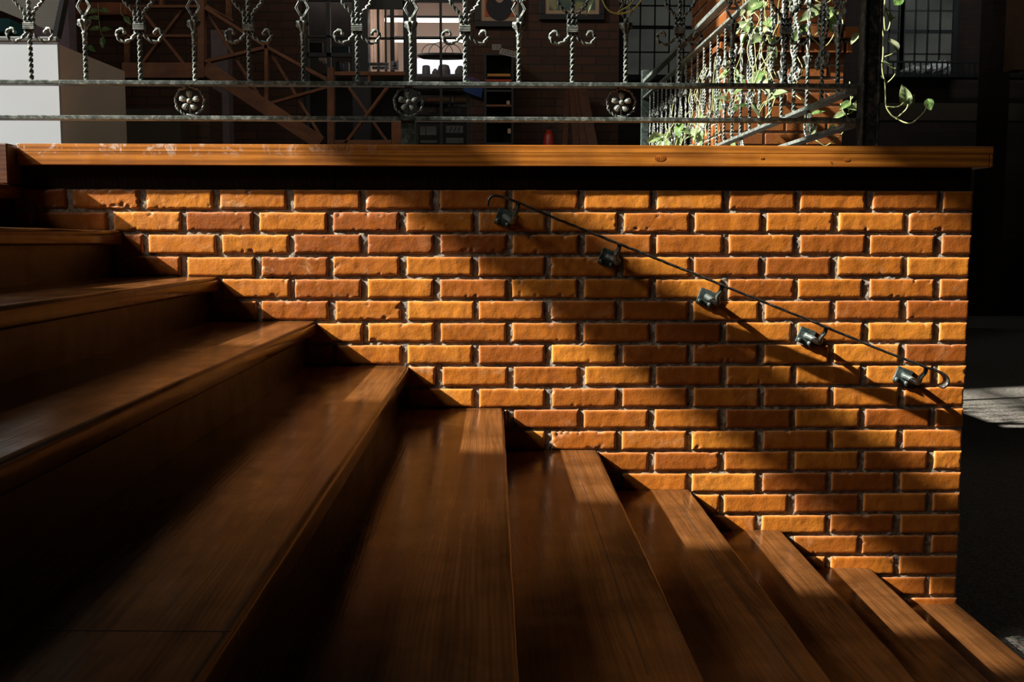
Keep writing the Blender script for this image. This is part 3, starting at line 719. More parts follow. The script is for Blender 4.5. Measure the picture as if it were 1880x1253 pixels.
shift(MB().prism([(cf+.02, c0[2]-.02), (c1[1], c1[2]-.02), (c1[1], c1[2]), (cf+.02, c0[2])], 0, c0[0]-1.6, c0[0]-.021), CO).build('top_panel', WHITE, cab)
t0 = P(107, 67, cf); shift(MB().box((c0[0]-1.6, cf-.005, c0[2]+.004), (c0[0]+.004, cf+.02, t0[2])), CO).build('top_rail', simple('brushed_metal', (.25, .25, .24), .3, .8), cab, bevel=.006)

# perforated leaning screen
def pgon(name, pts2, Y, th, mat, label=None, cat=None, parent=None, bevel=0):
    A = [P(x, y, Y) for x, y in pts2]; n = len(A)
    v = [tuple(a) for a in A]+[(a[0], a[1]+th, a[2]) for a in A]
    f = [tuple(range(n)), tuple(range(n, 2*n))[::-1]]+[(i, i+n, (i+1) % n+n, (i+1) % n) for i in range(n)]
    ob = MB().add(v, f).build(name, mat, parent, bevel=bevel)
    if label: tag(ob, label, cat)
    return ob
def mat_perf():
    m, nt, b = node_mat('perforated_sheet'); v = coords(nt, (1, 1, 1))
    vo = N(nt, 'ShaderNodeTexVoronoi'); vo.inputs['Scale'].default_value = 190; vo.inputs['Randomness'].default_value = 0.0; nt.links.new(v, vo.inputs['Vector'])
    c = ramp(nt, vo.outputs['Distance'], [(0.30, (0.02, 0.018, 0.015)), (0.42, (0.25, 0.22, 0.18))]); nt.links.new(c, b.inputs['Base Color']); b.inputs['Roughness'].default_value = .6
    return m
PERF = mat_perf()
scr = empty('perforated_screen', tuple(P(60, 30, 1.2)), 'dark perforated metal panel leaning at the top left behind the first basket', 'panel')
so_ = tuple(P(60, 30, 1.2))
def pg(pts2, Y, th, parent, off, name, mat, bevel=0):
    A = [P(x, y, Y)-np.array(off) for x, y in pts2]; n = len(A)
    v = [tuple(a) for a in A]+[(a[0], a[1]+th, a[2]) for a in A]
    f = [tuple(range(n)), tuple(range(n, 2*n))[::-1]]+[(i, i+n, (i+1) % n+n, (i+1) % n) for i in range(n)]
    return MB().add(v, f).build(name, mat, parent, bevel=bevel)
pg([(-60, 1), (0, 19), (93, 57), (97, 57), (112, -10), (-60, -60)], 1.2, .02, scr, so_, 'perforated_sheet', PERF)
pg([(97, 58), (104, 68), (120, -12), (112, -12)], 1.19, .05, scr, so_, 'edge_frame', BLACK)

# ================================================================ rooms behind the landing
YF = 6.0
def strip(name, x0, x1, y0, y1, Y, th, mat, label=None, cat=None, parent=None, off=None, bevel=0):
    a = P(x0, y1, Y); b = P(x1, y0, Y); a2 = P(x0, y0, Y)
    o3 = np.array(off) if off is not None else np.zeros(3)
    ob = MB().box((min(a[0], a2[0])-o3[0], Y-o3[1], a[2]-o3[2]), (b[0]-o3[0], Y+th-o3[1], b[2]-o3[2])).build(name, mat, parent, bevel=bevel)
    if label: tag(ob, label, cat)
    return ob
# far brick wall with a hole for the shop front, px 560..860
xa = P(556, 100, YF)[0]; xb = P(862, 100, YF)[0]; xend = P(1136, 100, YF)[0]
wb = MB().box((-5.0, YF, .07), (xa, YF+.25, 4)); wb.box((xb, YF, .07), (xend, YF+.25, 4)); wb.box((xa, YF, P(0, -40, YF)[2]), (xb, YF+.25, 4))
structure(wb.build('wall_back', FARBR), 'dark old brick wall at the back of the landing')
wl = simple('dim_left_wall', (.20, .17, .14), .9)
# shop interior
SHOPW = simple('shop_plaster', (.46, .36, .30), .85, var=.08, scale=2)
sb = MB().box((xa-.3, YF+2.2, .07), (xb+.9, YF+2.3, 3.0)); sb.box((xa-.35, YF+.25, .07), (xa-.3, YF+2.3, 3.0)); sb.box((xb+.9, YF+.25, .07), (xb+.95, YF+2.3, 3.0)); sb.box((xa-.35, YF+.25, 2.6), (xb+.95, YF+2.3, 2.7))
structure(sb.build('wall_shop', SHOPW), 'beige inner wall of the lit shop')
TUBE = emissive('tube_light', (1.0, .86, .74), 4.0)
for (x0, x1, y0, y1, Y, lb) in ((706, 842, 34.5, 40, YF+1.0, 'upper of two long white tube lights in the shop'), (725, 858, 72, 77, YF+1.5, 'lower of two long white tube lights in the shop')):
    a = P(x0, (y0+y1)/2, Y); b = P(x1, (y0+y1)/2, Y); c = (a+b)/2
    e = empty('tube_light', tuple(c), lb, 'light', 'tube lights in the shop')
    MB().sweep([(a[0]-c[0], 0, 0), (b[0]-c[0], 0, 0)], .02, sides=10).build('tube', TUBE, e, smooth=True)
    MB().box((a[0]-c[0], -.02, .02), (b[0]-c[0], .03, .04)).build('housing', BLACK, e)
area('shop_lamp', (float((xa+xb)/2)+.15, YF+1.1, 2.3), (0, .35, -1), 1.2, .5, 13, (1.0, .84, .74))
area('side_shop_fill', (float((xa+xb)/2)-.6, YF+.9, 2.5), (0, .6, -1), .6, .4, 3, (1.0, .88, .8))  # added fill to brighten the upright panels at the shop door

# shop front frame: pieces set in the hole
sf = empty('window_1', (float((xa+xb)/2), YF+.06, .07), 'black framed shop front with gridded panes', 'window'); sf['kind'] = 'structure'
FO = (float((xa+xb)/2), YF+.06, .07)
def fr(x0, x1, y0, y1, nm='mullion', Y=YF+.06, th=.05, mat=BLACK): return strip(nm, x0, x1, y0, y1, Y, th, mat, None, None, sf, FO)
fr(556, 564, -40, 268, 'frame_post'); fr(649, 676, -40, 268, 'frame_post', th=.12); fr(742, 763, -40, 268, 'frame_post', th=.12); fr(857, 864, -40, 268, 'frame_post')
fr(600, 605, -40, 133); fr(676, 742, -40, 15, 'header'); fr(763, 857, -40, 3, 'header'); fr(564, 649, -40, 1, 'header')
fr(693, 695.5, 15, 133); fr(707, 709, 15, 133); fr(717, 723, 15, 133); fr(808, 811, 3, 268)
fr(564, 649, 65.5, 68); fr(676, 742, 68.5, 71); fr(763, 857, 68.5, 70.5)
fr(564, 649, 97, 104, 'shelf_edge')
# panes
m_, nt, b = node_mat('shop_glass'); b.inputs['Base Color'].default_value = (.9, .92, .92, 1); b.inputs['Roughness'].default_value = .03; b.inputs['Transmission Weight'].default_value = 1; b.inputs['IOR'].default_value = 1.01; GLASS = m_
fr(564, 857, -40, 268, 'pane', Y=YF+.085, th=.004, mat=GLASS)
# dark dado under window A and B, seen between stair timbers
strip('dim_backdrop', 560, 655, -40, 150, YF+.9, .03, simple('grey_backdrop', (.10, .09, .085), .8), 'dim grey partition added behind the goods to dim the left shop window', 'backdrop')  # grey sheet added to darken what shows through this window
strip('counter', 564, 742, 136, 390, YF+.5, .3, simple('counter_dark', (.03, .026, .024), .8), 'dark low shop counter behind the timber stair', 'counter')
# curtain-like upright panels in window B
CUR = simple('beige_curtain', (.52, .40, .33), .9, var=.1, scale=4)
for i, (x0, x1, lb) in enumerate(((676, 692, 'wide beige upright panel at the left edge of the shop door'), (697, 706, 'narrow beige upright panel between two thin bars of the shop door'), (725, 731, 'slim bright upright panel right of the thick door bar'))):
    a = P(x0, 268, YF+1.75); b2 = P(x1, 10, YF+1.75); n = 14; w_ = b2[0]-a[0]
    v = [(a[0]+w_*j/n, YF+1.75+.012*math.sin(j*1.7), z) for z in (.08, b2[2]) for j in range(n+1)]; v += [(x, y+.01, z) for x, y, z in v]
    k = n+1; f = [(j, j+1, j+1+k, j+k) for j in range(n)]+[(j+2*k, j+3*k, j+1+3*k, j+1+2*k) for j in range(n)]+[(0, k, 3*k, 2*k), (n, 2*k+n, 3*k+n, k+n)]
    tag(MB().add(v, f).build('curtain_panel', CUR), lb, 'curtain')
# notices stuck on the door glass
PAP = simple('grey_paper', (.30, .31, .33), .8, var=.05); INK = simple('ink', (.03, .03, .035), .8)
def notice(x0, x1, y0, y1, Y, lb, lines, pic=False):
    a = P(x0, y1, Y); b2 = P(x1, y0, Y); c = (a+b2)/2; e = empty('notice', tuple(c), lb, 'notice')
    w_, h_ = (b2[0]-a[0])/2, (b2[2]-a[2])/2
    MB().box((-w_, 0, -h_), (w_, .002, h_)).build('sheet', PAP, e)
    m = MB(); q = random.Random(int(x0))
    for i in range(lines):
        zc = h_*(1-2*(i+.5)/lines); x = -w_*.9
        while x < w_*.85:
            ww = q.uniform(.006, .02); m.box((x, -.0015, zc-h_*.25/lines*2), (min(x+ww, w_*.9), -.0002, zc+h_*.28/lines*2)); x += ww+.008
    if pic: m.box((-w_*.55, -.0015, -h_*.35), (w_*.5, -.0002, h_*.1)); m.box((-w_*.2, -.0015, h_*.1), (w_*.3, -.0002, h_*.6)); m.box((-w_*.6, -.0015, -h_*.8), (w_*.6, -.0002, -h_*.55))
    m.build('print', INK, e)
notice(678.5, 714, 115, 121, YF+.05, 'long grey lettered strip on the shop door glass, the upper strip', 1)
notice(683, 714, 122, 127.5, YF+.05, 'shorter grey lettered strip on the shop door glass, under the upper strip', 1)
notice(718, 731.5, 112, 128.5, YF+.045, 'small grey notice with a dark picture on the shop door', 0, True)
# ---- window C contents
PANEL = emissive('lit_shop_window', (.80, .84, 1.0), .95)
Yc = YF+1.9
stp = strip('light_panel', 762, 866, 108, 146, Yc+.05, .02, PANEL, 'glowing white window pane behind the row of hats', 'window pane')
DARKI = simple('dark_goods', (.03, .03, .033), .7); GREYI = simple('grey_goods', (.10, .11, .12), .7)
# oval rack
rk = P(815, 103, YF+1.2); e = empty('hanging_rack', tuple(rk), 'dark oval hanging rack under the lower tube light', 'rack')
ow = P(865, 103, YF+1.2)[0]-rk[0]
m = MB(); prof = [(.01, -.03), (ow*.8, -.028), (ow, 0), (ow*.96, .02), (.01, .022)]; m.lathe(prof, sides=28); m.v = [(x, y*.3, z) for x, y, z in m.v]; m.build('rack_plate', BLACK, e, smooth=False)
for k, (cxx, rr) in enumerate(((-.12, .10), (-.03, .12), (.07, .10), (.13, .12))):
    MB().sweep([(cxx+rr*math.cos(a), 0, .022+rr*.95*math.sin(a)) for a in np.linspace(0, math.pi, 12)], .004, sides=6).build('wire_hoop', BLACK, e, smooth=True)
sh = strip('shop_shelf', 764, 862, 136, 141, YF+1.7, .25, BLACK, 'black shelf carrying hats in front of the glowing pane', 'shelf')
zs = P(800, 136, YF+1.7)[2]
def pot(px, w0, w1, ytop, lb, name='hat', cat='hat'):
    c = P(px, 136, YF+1.8); top = P(px, ytop, YF+1.8)[2]; s = (YF+1.8+CD)/F_PX
    mb = MB().lathe([(w0*s/2, .003), (w0*s/2*.97, (top-zs)*.5), (w1*s/2, (top-zs)*.93), (w1*s/2*.6, top-zs)], sides=14)
    ob = mb.build(name, GREYI if px > 818 and px < 840 else DARKI, smooth=False); ob.location = (c[0], YF+1.8, zs); tag(ob, lb, cat); return ob
pot(782.5, 15, 13.5, 120, 'dark upright tin at the left of the shelf row', 'tin', 'tin'); pot(799, 12, 5, 126, 'low dark lump between the tin and the wide hat', 'small_hat', 'hat'); pot(815, 24, 18, 119, 'widest grey hat in the middle of the shelf row'); pot(845, 20, 10, 121, 'dark pointed hat at the right end of the shelf row')
# lower shelves with goods
goods = [((764, 780), (152, 158), 'white_box', 'white box on the shelf just under the bottom rail', (.6, .6, .62), 1), ((783, 788), (150, 157), 'white_card', 'small white card beside the white box', (.55, .55, .55), 1),
         ((790, 806), (151, 163), 'grey_tray', 'left grey tray on the upper goods shelf', (.10, .10, .10), 1), ((813, 840), (151, 163), 'grey_tray', 'right grey tray on the upper goods shelf', (.12, .12, .12), 1),
         ((783, 808), (179, 186), 'orange_box', 'long orange box on the middle goods shelf', (.50, .24, .13), 1), ((812, 826), (179, 186), 'ochre_box', 'ochre box on the middle goods shelf', (.36, .22, .08), 1), ((828, 833), (177, 188), 'white_bottle', 'thin white bottle on the middle goods shelf', (.7, .7, .7), 1), ((835, 856), (179, 186), 'ochre_box', 'ochre box at the right of the middle goods shelf', (.36, .20, .08), 1),
         ((822, 827), (190, 194), 'white_card', 'tiny white card on the lower goods shelf', (.6, .62, .66), 1), ((832, 857), (190, 194), 'white_strip', 'long white strip on the lower goods shelf', (.6, .62, .66), 1),
         ((786, 806), (196, 208), 'mixed_basket', 'brown basket on the lower goods shelf', (.11, .08, .07), 1), ((811, 826), (194, 207), 'round_clock', 'grey clock on the lower goods shelf', (.10, .10, .12), 1), ((834, 846), (193, 208), 'blue_jar', 'blue grey jar on the lower goods shelf', (.13, .14, .20), 1)]
for i, ((x0, x1), (y0, y1), nm, lb, col, _) in enumerate(goods):
    mt = simple('goods_'+nm, col, .7, var=.2, scale=30)
    if nm in ('round_clock', 'blue_jar', 'white_bottle', 'mixed_basket'):
        a = P(x0, y1, YF+.9); b2 = P(x1, y0, YF+.9); r = (b2[0]-a[0])/2; h = b2[2]-a[2]
        ob = MB().lathe([(r*.8, 0), (r, h*.15), (r, h*.6), (r*.6, h*.85), (r*.62, h)], sides=14).build(nm, mt, smooth=True); ob.location = ((a[0]+b2[0])/2, YF+.95, a[2]); tag(ob, lb, nm.split('_')[-1])
    else: strip(nm, x0, x1, y0, y1, YF+.9, .10, mt, lb, nm.split('_')[-1], bevel=.004)
shf = empty('goods_shelf', tuple(P(810, 268, YF+.9)), 'black shelving unit full of small goods behind the right shop window', 'shelf unit'); so2 = tuple(P(810, 268, YF+.9))
for yy in (164, 187, 209, 217): strip('shelf_board', 764, 860, yy, yy+3, YF+.85, .3, BLACK, None, None, shf, so2)
strip('back_board', 764, 860, 146, 268, YF+1.3, .02, simple('dim_back', (.035, .032, .03), .9), None, None, shf, so2)
for (x0, x1, y0, y1, lb) in ((771, 781, 232, 248, 'left half of a pale open booklet low in the right window'), (782.5, 801, 232, 248, 'right half of a pale open booklet low in the right window'), (819, 850, 231, 244, 'framed pale print with dark slanting strokes, low in the right window'), (772, 802, 258, 262, 'pale strip under the open booklet'), (819, 851, 253, 263, 'pale panel at the bottom right of the window')):
    e = empty('print_card', tuple((P(x0, y1, YF+.7)+P(x1, y0, YF+.7))/2), lb, 'picture'); c = np.array(e.location)
    strip('sheet', x0, x1, y0, y1, YF+.7, .004, PAP, None, None, e, c)
    if y0 == 231:
        m = MB()
        for x in (828, 836, 843): m.bar(P(x-2.5, 242, YF+.697)-c, P(x+1.5, 233, YF+.697)-c, .008, .003)
        m.build('strokes', INK, e)
# window A contents
for (x0, x1, y0, y1, nm, lb, col) in ((566, 592, 77, 97, 'dark_bag', 'large dark bag on the shelf in the left shop window', (.02, .02, .022)), (606, 640, 84, 97, 'teal_box', 'dark teal box on the shelf right of the bar', (.03, .07, .08)), (585, 597, 105, 111, 'white_box', 'pale box just under the shelf in the left window', (.5, .46, .40)), (592, 598, 111, 116, 'small_box', 'small pale box hanging under the pale box', (.4, .36, .30)), (617, 624, 113, 130, 'dark_picture', 'narrow dark framed picture in the left window', (.05, .05, .06)), (622, 630, 116, 127, 'blue_picture', 'small blue grey picture in the left window', (.16, .20, .30)), (633, 640, 114, 131, 'grey_card', 'grey upright card at the right of the left window', (.20, .19, .18))):
    strip(nm, x0, x1, y0, y1, YF+.6, .08, simple('goods_'+nm, col, .7), lb, nm.split('_')[-1], bevel=.01 if 'bag' in nm else .003)
# ---- posters
def poster(x0, x1, yb, label, paint):
    a = P(x0, yb, YF-.04); b2 = P(x1, yb, YF-.04); W = (b2[0]-a[0]); H = W*1.15 if label.startswith('orange') else W*.8
    loc = (a[0]+W/2, YF-.04, a[2]); e = empty('framed_poster', loc, label, 'poster')
    fw = .05
    for bx in (((-W/2, -.005, 0), (W/2, .035, fw)), ((-W/2, -.005, H-fw), (W/2, .035, H)), ((-W/2, -.005, fw), (-W/2+fw, .035, H-fw)), ((W/2-fw, -.005, fw), (W/2, .035, H-fw))): MB().box(*bx).build('frame_bar', BLACK, e, bevel=.004)
    MB().box((-W/2+fw, .010, fw), (W/2-fw, .018, H-fw)).build('mount', simple('poster_mount', (.50, .34, .22), .8, var=.05), e)
    paint(e, W, H, fw)
def paint1(e, W, H, fw):
    m = fw*1.75; MB().box((-W/2+m, .006, m), (W/2-m, .0095, H-m)).build('print', simple('orange_print', (.55, .085, .02), .7), e)
    c = MB().lathe([(W*.26, 0), (W*.26, .002)], sides=32); c.v = [(x*1.05, .0055-z, H*.36+y*1.1) for x, y, z in c.v]; c.build('dark_shape', INK, e)
    c = MB().lathe([(W*.10, 0), (W*.10, .002)], sides=24); c.v = [(x, .003-z, H*.53+y*1.3) for x, y, z in c.v]; c.build('pale_shape', simple('pale_print', (.5, .33, .22), .7), e)
def paint2(e, W, H, fw):
    m = fw*1.7; mt, nt, b = node_mat('blurred_print'); v = coords(nt); c = ramp(nt, noise(nt, v, 5, 4, .6, .8), [(.35, (.03, .10, .14)), (.5, (.10, .14, .09)), (.62, (.35, .33, .12)), (.7, (.25, .16, .22))]); nt.links.new(c, b.inputs['Base Color'])
    MB().box((-W/2+m, .006, m), (W/2-m, .0095, H-m)).build('print', mt, e)
poster(872, 962, 49, 'orange poster with a round black shape in a black frame on the brick wall', paint1)
poster(990, 1110, 36, 'blue green poster in a wide black frame, right of the orange poster', paint2)
# ---- dark shelf unit on the brick wall
su = empty('display_rack', tuple(P(917, 268, YF-.4)), 'dark upright display rack standing against the brick wall', 'rack'); s3 = tuple(P(917, 268, YF-.4))
strip('side', 889, 893, 96, 390, YF-.4, .3, BLACK, None, None, su, s3); strip('side', 939, 943, 96, 390, YF-.4, .3, BLACK, None, None, su, s3)
for yy in (98, 140, 165, 192, 222, 262): strip('shelf_board', 893, 939, yy, yy+3.5, YF-.4, .3, BLACK if yy != 192 else TIMBER, None, None, su, s3)
strip('back_board', 893, 939, 101, 262, YF-.12, .01, BLACK, None, None, su, s3)
def sign_plate(x0, x1, y0, y1, ang, lb, Yp=YF-.404):
    c = (P(x0, y0, Yp)+P(x1, y1, Yp))/2; W = (P(x1, y0, Yp)-P(x0, y0, Yp))[0]; H = abs((P(x0, y0, Yp)-P(x0, y1, Yp))[2])
    e = empty('paper_sign', tuple(c), lb, 'sign'); e.rotation_euler = (0, ang, 0)
    MB().box((-W/2, 0, -H/2), (W/2, .002, H/2)).build('sheet', simple('cream_paper', (.34, .31, .28), .8, var=.05), e)
    m = MB(); q = random.Random(3)
    for zc in (-H*.18, H*.2):
        x = -W*.36
        while x < W*.34: w_ = q.uniform(.01, .02); m.box((x, -.0015, zc-H*.08), (x+w_, -.0002, zc+H*.08)); x += w_+.008
    m.build('print', INK, e)
sign_plate(903.5, 920, 81.5, 91.5, 0, 'small pale paper label standing on the display rack'); sign_plate(917, 951, 92, 103, .24, 'tilted pale paper strip at the right edge of the display rack')
strip('yellow_book', 895, 937, 135.5, 140, YF-.42, .2, simple('amber_cover', (.55, .24, .03), .6), 'flat amber book on the display rack shelf', 'book'); strip('red_book', 891, 939, 146, 149, YF-.42, .2, simple('red_cover', (.55, .06, .02), .6), 'flat red orange book lying just above the upper bottom rail', 'book')
tg = strip('price_tag', 930, 936, 185, 192, YF-.411, .01, simple('tan_card', (.45, .30, .2), .8), 'small tan tag on the wooden rack shelf', 'tag')
tg = strip('price_tag', 932, 938, 236, 245, YF-.411, .01, simple('tan_card', (.45, .30, .2), .8), 'pale tag hanging low at the right edge of the rack', 'tag'); 
pgon('umbrella', [(848, 158), (887, 160), (884, 180), (872, 176), (853, 168)], YF-.06, .05, simple('blue_fabric', (.01, .05, .20), .7), 'folded deep blue fabric piece left of the display rack', 'fabric')
pgon('patterned_scarf', [(850, 133), (860, 138), (880, 147), (886, 151), (850, 151)], YF-.06, .05, simple('purple_pattern', (.10, .05, .14), .7, var=.8, scale=40), 'purple patterned scarf beside the black window post', 'scarf')
pgon('green_card', [(850, 142), (868, 150), (850, 151)], YF-.075, .01, simple('lime_card', (.16, .28, .07), .7), 'small lime green card under the patterned scarf', 'card')
# leaning planks
pk = 0
for (xt, xb_, lb) in ((1042, 1036, 'leftmost leaning brown plank right of the fire extinguisher'), (1050, 1058, 'second leaning plank, tilted to the right'), (1060, 1074, 'third leaning plank, more steeply tilted'), (1068, 1090, 'rightmost and broadest leaning plank by the brick wall')):
    a = P(xt, 160, YF-.06-.05*pk); b2 = P(xb_, 275, YF-.31-.05*pk); b2 = a+(b2-a)*((a[2]-.085)/(a[2]-b2[2])); ob = MB().bar(a, b2, .045+.012*pk, .03).build('wooden_plank', BLOCK); tag(ob, lb, 'plank', 'planks leaning on the wall'); pk += 1
# fire extinguisher
fe = P(1008, 268, YF-.3); e = empty('fire_extinguisher', (fe[0], YF-.3, .08), 'red fire extinguisher standing by the brick wall', 'fire extinguisher')
RED = simple('red_enamel', (.42, .03, .015), .35); hh = P(1008, 238, YF-.3)[2]-.08; rr = .052
MB().lathe([(rr*.9, 0), (rr, .01), (rr, hh*.82), (rr*.8, hh*.93), (rr*.35, hh)], sides=20).build('cylinder', RED, e, smooth=True)
MB().lathe([(.015, hh), (.018, hh+.02), (.012, hh+.035)], sides=10).build('valve', BLACK, e); MB().bar((-.03, 0, hh+.035), (.05, 0, hh+.055), .012, .02).build('lever', BLACK, e)
MB().sweep([(.01, 0, hh+.02), (.06, -.01, hh*.9), (.066, -.02, hh*.4)], .008, step=.01, sides=8).build('hose', BLACK, e, smooth=True)
MB().box((-.034, -.0535, hh*.25), (-.012, -.044, hh*.75)).build('label_plate', simple('white_label', (.5, .45, .45), .6), e)

# ---- timber stair with cross braced balustrade, in front of the far wall
YS = 4.2
ts = empty('timber_staircase', tuple(P(420, 268, YS)), 'brown timber staircase with cross-braced balustrade in the dim room behind', 'stairs'); t0_ = np.array(P(420, 268, YS))
def tb(x0, y0, x1, y1, wpx, nm, Y=YS, dp=.06):
    sc = (Y+CD)/F_PX; MB().bar(P(x0, y0, Y)-t0_, P(x1, y1, Y)-t0_, wpx*sc, dp).build(nm, TIMBER, ts, bevel=.003)
tb(228, 131, 378, 131, 27, 'landing_joist', dp=.10)
tb(371, -40, 371, 145, 12, 'newel_post', dp=.08); tb(225, 13, 365, 13, 5, 'rail'); tb(190, 67, 365, 67, 5, 'rail'); tb(233, 10, 233, 120, 6, 'baluster_post')
tb(258, 16, 340, 120, 5, 'cross_brace'); tb(340, 14, 262, 118, 5, 'cross_brace', Y=YS+.05); tb(297, -40, 297, 13, 6, 'baluster_post')
tb(378, 125, 590, 264, 26, 'stringer', dp=.08)
tb(377, 15, 492, 88, 6, 'handrail'); tb(377, 10, 430, 40, 4, 'rail', Y=YS+.3); tb(492, 88, 608, 152, 6, 'handrail'); tb(490, 78, 490, 190, 7, 'newel_post'); tb(608, 125, 608, 268, 12, 'newel_post', dp=.08)
tb(378, 18, 484, 190, 5, 'cross_brace', Y=YS+.04); tb(378, 114, 492, 87, 6, 'cross_brace'); tb(494, 92, 596, 262, 5, 'cross_brace', Y=YS+.04); tb(498, 190, 605, 160, 5, 'cross_brace'); tb(500, 95, 600, 145, 5, 'rail', Y=YS+.35)
tb(614, 136, 745, 136, 7, 'rail'); tb(614, 262, 760, 262, 8, 'rail'); tb(640, 160, 712, 262, 5, 'cross_brace', Y=YS+.04); tb(712, 160, 634, 264, 5, 'cross_brace'); tb(678, 160, 678, 136, 4, 'baluster_post'); tb(728, 218, 728, 268, 17, 'newel_post', dp=.08)
tb(420, -30, 420, 40, 8, 'baluster_post', Y=YS+.4)
# ---- small things at the left back
strip('pale_pillar', 108, 123, -40, 384, 4.9, .15, simple('lilac_paint', (.36, .27, .33), .8), 'slim pale lilac pillar behind the perforated panel', 'pillar')
strip('pale_pillar', 395, 417, 55, 386, 5.2, .15, simple('lilac_grey_paint', (.20, .16, .17), .8), 'pale mauve pillar seen behind the timber stair post', 'pillar')
strip('back_panel', -30, 95, 48, 68, 3.2, .04, simple('mauve_panel', (.28, .20, .25), .8), 'mauve panel behind the scroll at far left', 'panel')
strip('teal_box', -20, 17, 33, 60, 2.6, .2, simple('teal_paint', (.01, .10, .12), .6), 'dark teal box at the left edge under the perforated panel', 'box', bevel=.01)
pbx = strip('wooden_planter', 140, 232, 4, 27, 3.96, .2, simple('red_brown_wood', (.22, .06, .02), .7, var=.3), 'reddish wooden planter trough high behind the diamond baluster', 'planter', bevel=.006)
pp = P(175, 8, 3.88); q = random.Random(9); st_ = [[P(180, 6, 3.945), P(181, 30, 3.945), P(184, 55, 3.945), P(190, 70, 3.945)], [P(222, 6, 3.945), P(222, 25, 3.945), P(232, 33, 3.945)]]
lf = [(P(x, y, 3.93), (dx, -.3, dz), (0, -1, .5), .07, .04, .3, .3, 0.1) for x, y, dx, dz in ((181, 34, -1, .1), (183, 52, -1, -.1), (187, 55, 1, .1), (189, 70, 0, -1), (178, 20, -1, -.2), (230, 32, .5, -.6), (184, 18, 1, -.2), (162, 85, .6, -.4))]
vine('thin pothos strand trailing from the reddish planter at the back', st_, lf, r=.003)
bp = strip('brick_pillar', 331, 383, 158, 374, 3.6, .35, FARBR, 'short brick pillar under the timber landing', 'pillar')
strip('dark_counter', 232, 330, 200, 372, 3.4, .4, simple('umber_laminate', (.045, .032, .02), .8), 'dark brown low counter right of the white box stand', 'counter')
dr = strip('dark_column', 650, 674, -40, 389, YF-.1, .1, BLACK, 'black upright column between left window and shop door', 'column')

# ================================================================ far hall
YH = 16.0
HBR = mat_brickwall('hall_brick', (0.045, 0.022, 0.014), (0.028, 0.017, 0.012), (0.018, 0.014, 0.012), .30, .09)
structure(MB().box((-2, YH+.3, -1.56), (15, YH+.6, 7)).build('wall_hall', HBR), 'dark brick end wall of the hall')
m_, nt, b = node_mat('dim_window_glass'); v = coords(nt); 
c = ramp(nt, noise(nt, v, .8, 3), [(.3, (.012, .013, .011)), (.7, (.042, .044, .038))]); nt.links.new(c, b.inputs['Emission Color']); b.inputs['Emission Strength'].default_value = 1.0; b.inputs['Base Color'].default_value = (.02, .02, .02, 1); b.inputs['Roughness'].default_value = .15
DIMG = m_
def hall_window(n, x0, x1, ysill, rows, cols, label):
    a = P(x0, ysill, YH); b2 = P(x1, ysill, YH); W = b2[0]-a[0]; H = 2.2
    loc = (a[0]+W/2, YH, a[2]); e = bpy.data.objects.new('window_%d' % n, None); C.objects.link(e); e.location = loc; e['kind'] = 'structure'; e['label'] = label
    MB().box((-W/2, .04, 0), (W/2, .05, H)).build('pane', DIMG, e)
    m = MB(); fw = .09
    m.box((-W/2-fw, -.02, -fw), (W/2+fw, .06, 0)); m.box((-W/2-fw, -.02, 0), (-W/2, .06, H)); m.box((W/2, -.02, 0), (W/2+fw, .06, H)); m.box((-W/2, -.02, H), (W/2, .06, H+fw))
    m.build('window_frame', BLACK, e)
    g = MB()
    for i in range(1, cols): g.box((-W/2+W*i/cols-.012, 0, 0), (-W/2+W*i/cols+.012, .035, H))
    for z in rows: g.box((-W/2, 0, z-(.03 if z == rows[1] else .012)), (W/2, .035, z+(.03 if z == rows[1] else .012)))
    g.build('glazing_bar', BLACK, e); return e
px2m = (YH+CD)/F_PX
hall_window(2, 1148, 1281, 137, [(137-97)*px2m, (137-53)*px2m, (137-15)*px2m, (137+25)*px2m], 5, 'gridded hall window seen left of the brick pier')
hall_window(3, 1656, 1746, 137, [(137-100)*px2m, (137-60)*px2m, (137-23)*px2m, (137+15)*px2m], 4, 'gridded hall window right of the tall black post')
hall_window(4, 1612, 1649, 137, [(137-100)*px2m, (137-60)*px2m, (137-23)*px2m, (137+15)*px2m], 2, 'narrow gridded hall window close beside the post')
area('far_hall_fill', (float(P(1700, 40, YH)[0]), YH-2.5, float(P(1700, 0, YH)[2])+1.0), (0, 1, -.8), 1.2, .5, 20, (.9, .95, 1.0))  # unseen fill added to brighten the sheets on the sill
# crumpled sheeting on the sill
def heap(x0, x1, ybase, ytop, lb, seed):
    a = P(x0, ybase, YH-.25); b2 = P(x1, ytop, YH-.25); W = b2[0]-a[0]; H = b2[2]-a[2]; nx, nz = 36, 14; v = []
    for k in range(nz+1):
        for i in range(nx+1):
            u = i/nx; t = k/nz; n1 = mnoise.noise(Vector((u*5, t*3, seed))); n2 = mnoise.noise(Vector((u*14, t*8, seed+5)))
            env = (.55+.5*u)*(1 if i not in (0, nx) else .6); v.append((W*(u-.5), -.22*math.sin(t*math.pi)-.10*n1-.07*n2, H*t*env+.05*n1*t))
    f = [(k*(nx+1)+i, k*(nx+1)+i+1, (k+1)*(nx+1)+i+1, (k+1)*(nx+1)+i) for k in range(nz) for i in range(nx)]
    ob = MB().add(v, f).build('crumpled_sheet', simple('grey_plastic', (.85, .88, .92), .35, var=.3, scale=6)); ob.location = (a[0]+W/2, YH-.06, a[2]); 
    sd = ob.modifiers.new('solid', 'SOLIDIFY'); sd.thickness = .01; tag(ob, lb, 'sheet')
heap(1659, 1692, 136, 117, 'small crumpled grey sheet on the far window sill, left', 2); heap(1697, 1745, 136, 107, 'larger crumpled grey sheet on the far window sill, right', 6)
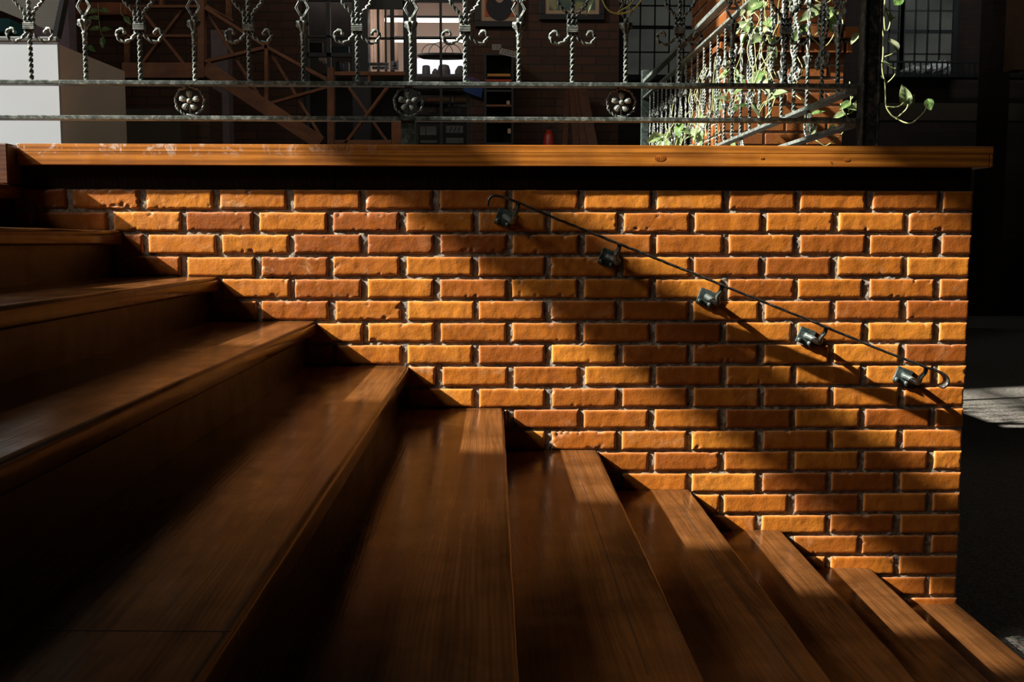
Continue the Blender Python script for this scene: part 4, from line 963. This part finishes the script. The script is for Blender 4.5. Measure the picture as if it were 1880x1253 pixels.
strip('sill_ledge', 1600, 1900, 137, 141, YH-.35, .3, BLACK, 'black ledge below the far hall windows', 'ledge')
sg = empty('hall_barrier', tuple(P(1760, 141, YH-1)), 'dark gallery railing low across the far hall', 'railing'); g0 = np.array(P(1760, 141, YH-1))
m = MB().bar(P(1600, 113, YH-1)-g0, P(1890, 116, YH-1)-g0, .03, .03); m.build('rail', BLACK, sg)
for x in range(1600, 1890, 10): MB().bar(P(x, 114, YH-1)-g0, P(x, 141, YH-1)-g0, .02, .02).build('baluster', BLACK, sg)
strip('gallery_band', 1600, 1895, 190, 221, YH-1.2, .2, simple('brown_fascia', (.05, .036, .018), .8), 'wide brown band across the far hall wall below the windows', 'fascia')
strip('hall_pillar', 1868, 1895, -40, 128, 12, .3, simple('brown_pillar', (.13, .065, .035), .8), 'brown pillar at the right edge of the hall', 'pillar')
strip('hall_pillar', 1826, 1862, -40, 555, 13, .4, HBR, 'dim brick pillar in the hall right of the stair wall', 'pillar')

# ================================================================ unseen wall added to block the sun, openings shaped for its patches
def window_wall():
    m = MB(); X0, X1 = -5.06, -5.0
    m.prism([(-12, -1.6), (20, -1.6), (20, 1.8), (-12, 1.8)], 0, X0, X1)
    m.prism([(-12, 1.8), (-1.70, 1.8), (-1.75, 2.4), (-2.2, 3.3), (-2.2, 16.0), (-12, 16.0)], 0, X0, X1)
    m.prism([(-2.2, 4.98), (.05, 3.61), (.05, 4.6), (-.95, 4.6), (-.95, 16), (-2.2, 16)], 0, X0, X1)
    m.prism([(.05, 1.8), (20, 1.8), (20, 4.6), (.05, 4.6)], 0, X0, X1)
    m.prism([(3.9, 4.6), (20, 4.6), (20, 16), (3.9, 16)], 0, X0, X1); m.prism([(-.95, 6.0), (3.9, 6.0), (3.9, 16), (-.95, 16)], 0, X0, X1)
    m.prism([(1.2, 5.26), (2.85, 5.26), (2.85, 6.0), (1.2, 6.0)], 0, X0, X1)
    for a, b in ((5.30, 5.36), (5.45, 5.48)): m.prism([(2.85, a), (3.9, a+.05), (3.9, b+.05), (2.85, b)], 0, X0, X1)
    return structure(m.build('sun_blocker_left', DARKW), 'unseen left wall added to block the sun, its openings shaped for the sun patches')
window_wall()
lw = bpy.data.objects.new('window_5', None); C.objects.link(lw); lw.location = (-5.0, -1.2, 1.8); lw['kind'] = 'structure'
for z0, z1 in ((3.34, 3.50), (3.53, 3.72)): MB().box((-.04, -1.2, z0-1.8), (.02, .45, z1-1.8)).build('shade_slat', BLACK, lw)  # unseen slats added to cast the dim diagonal band on the brick wall
print('objects', len(bpy.data.objects))
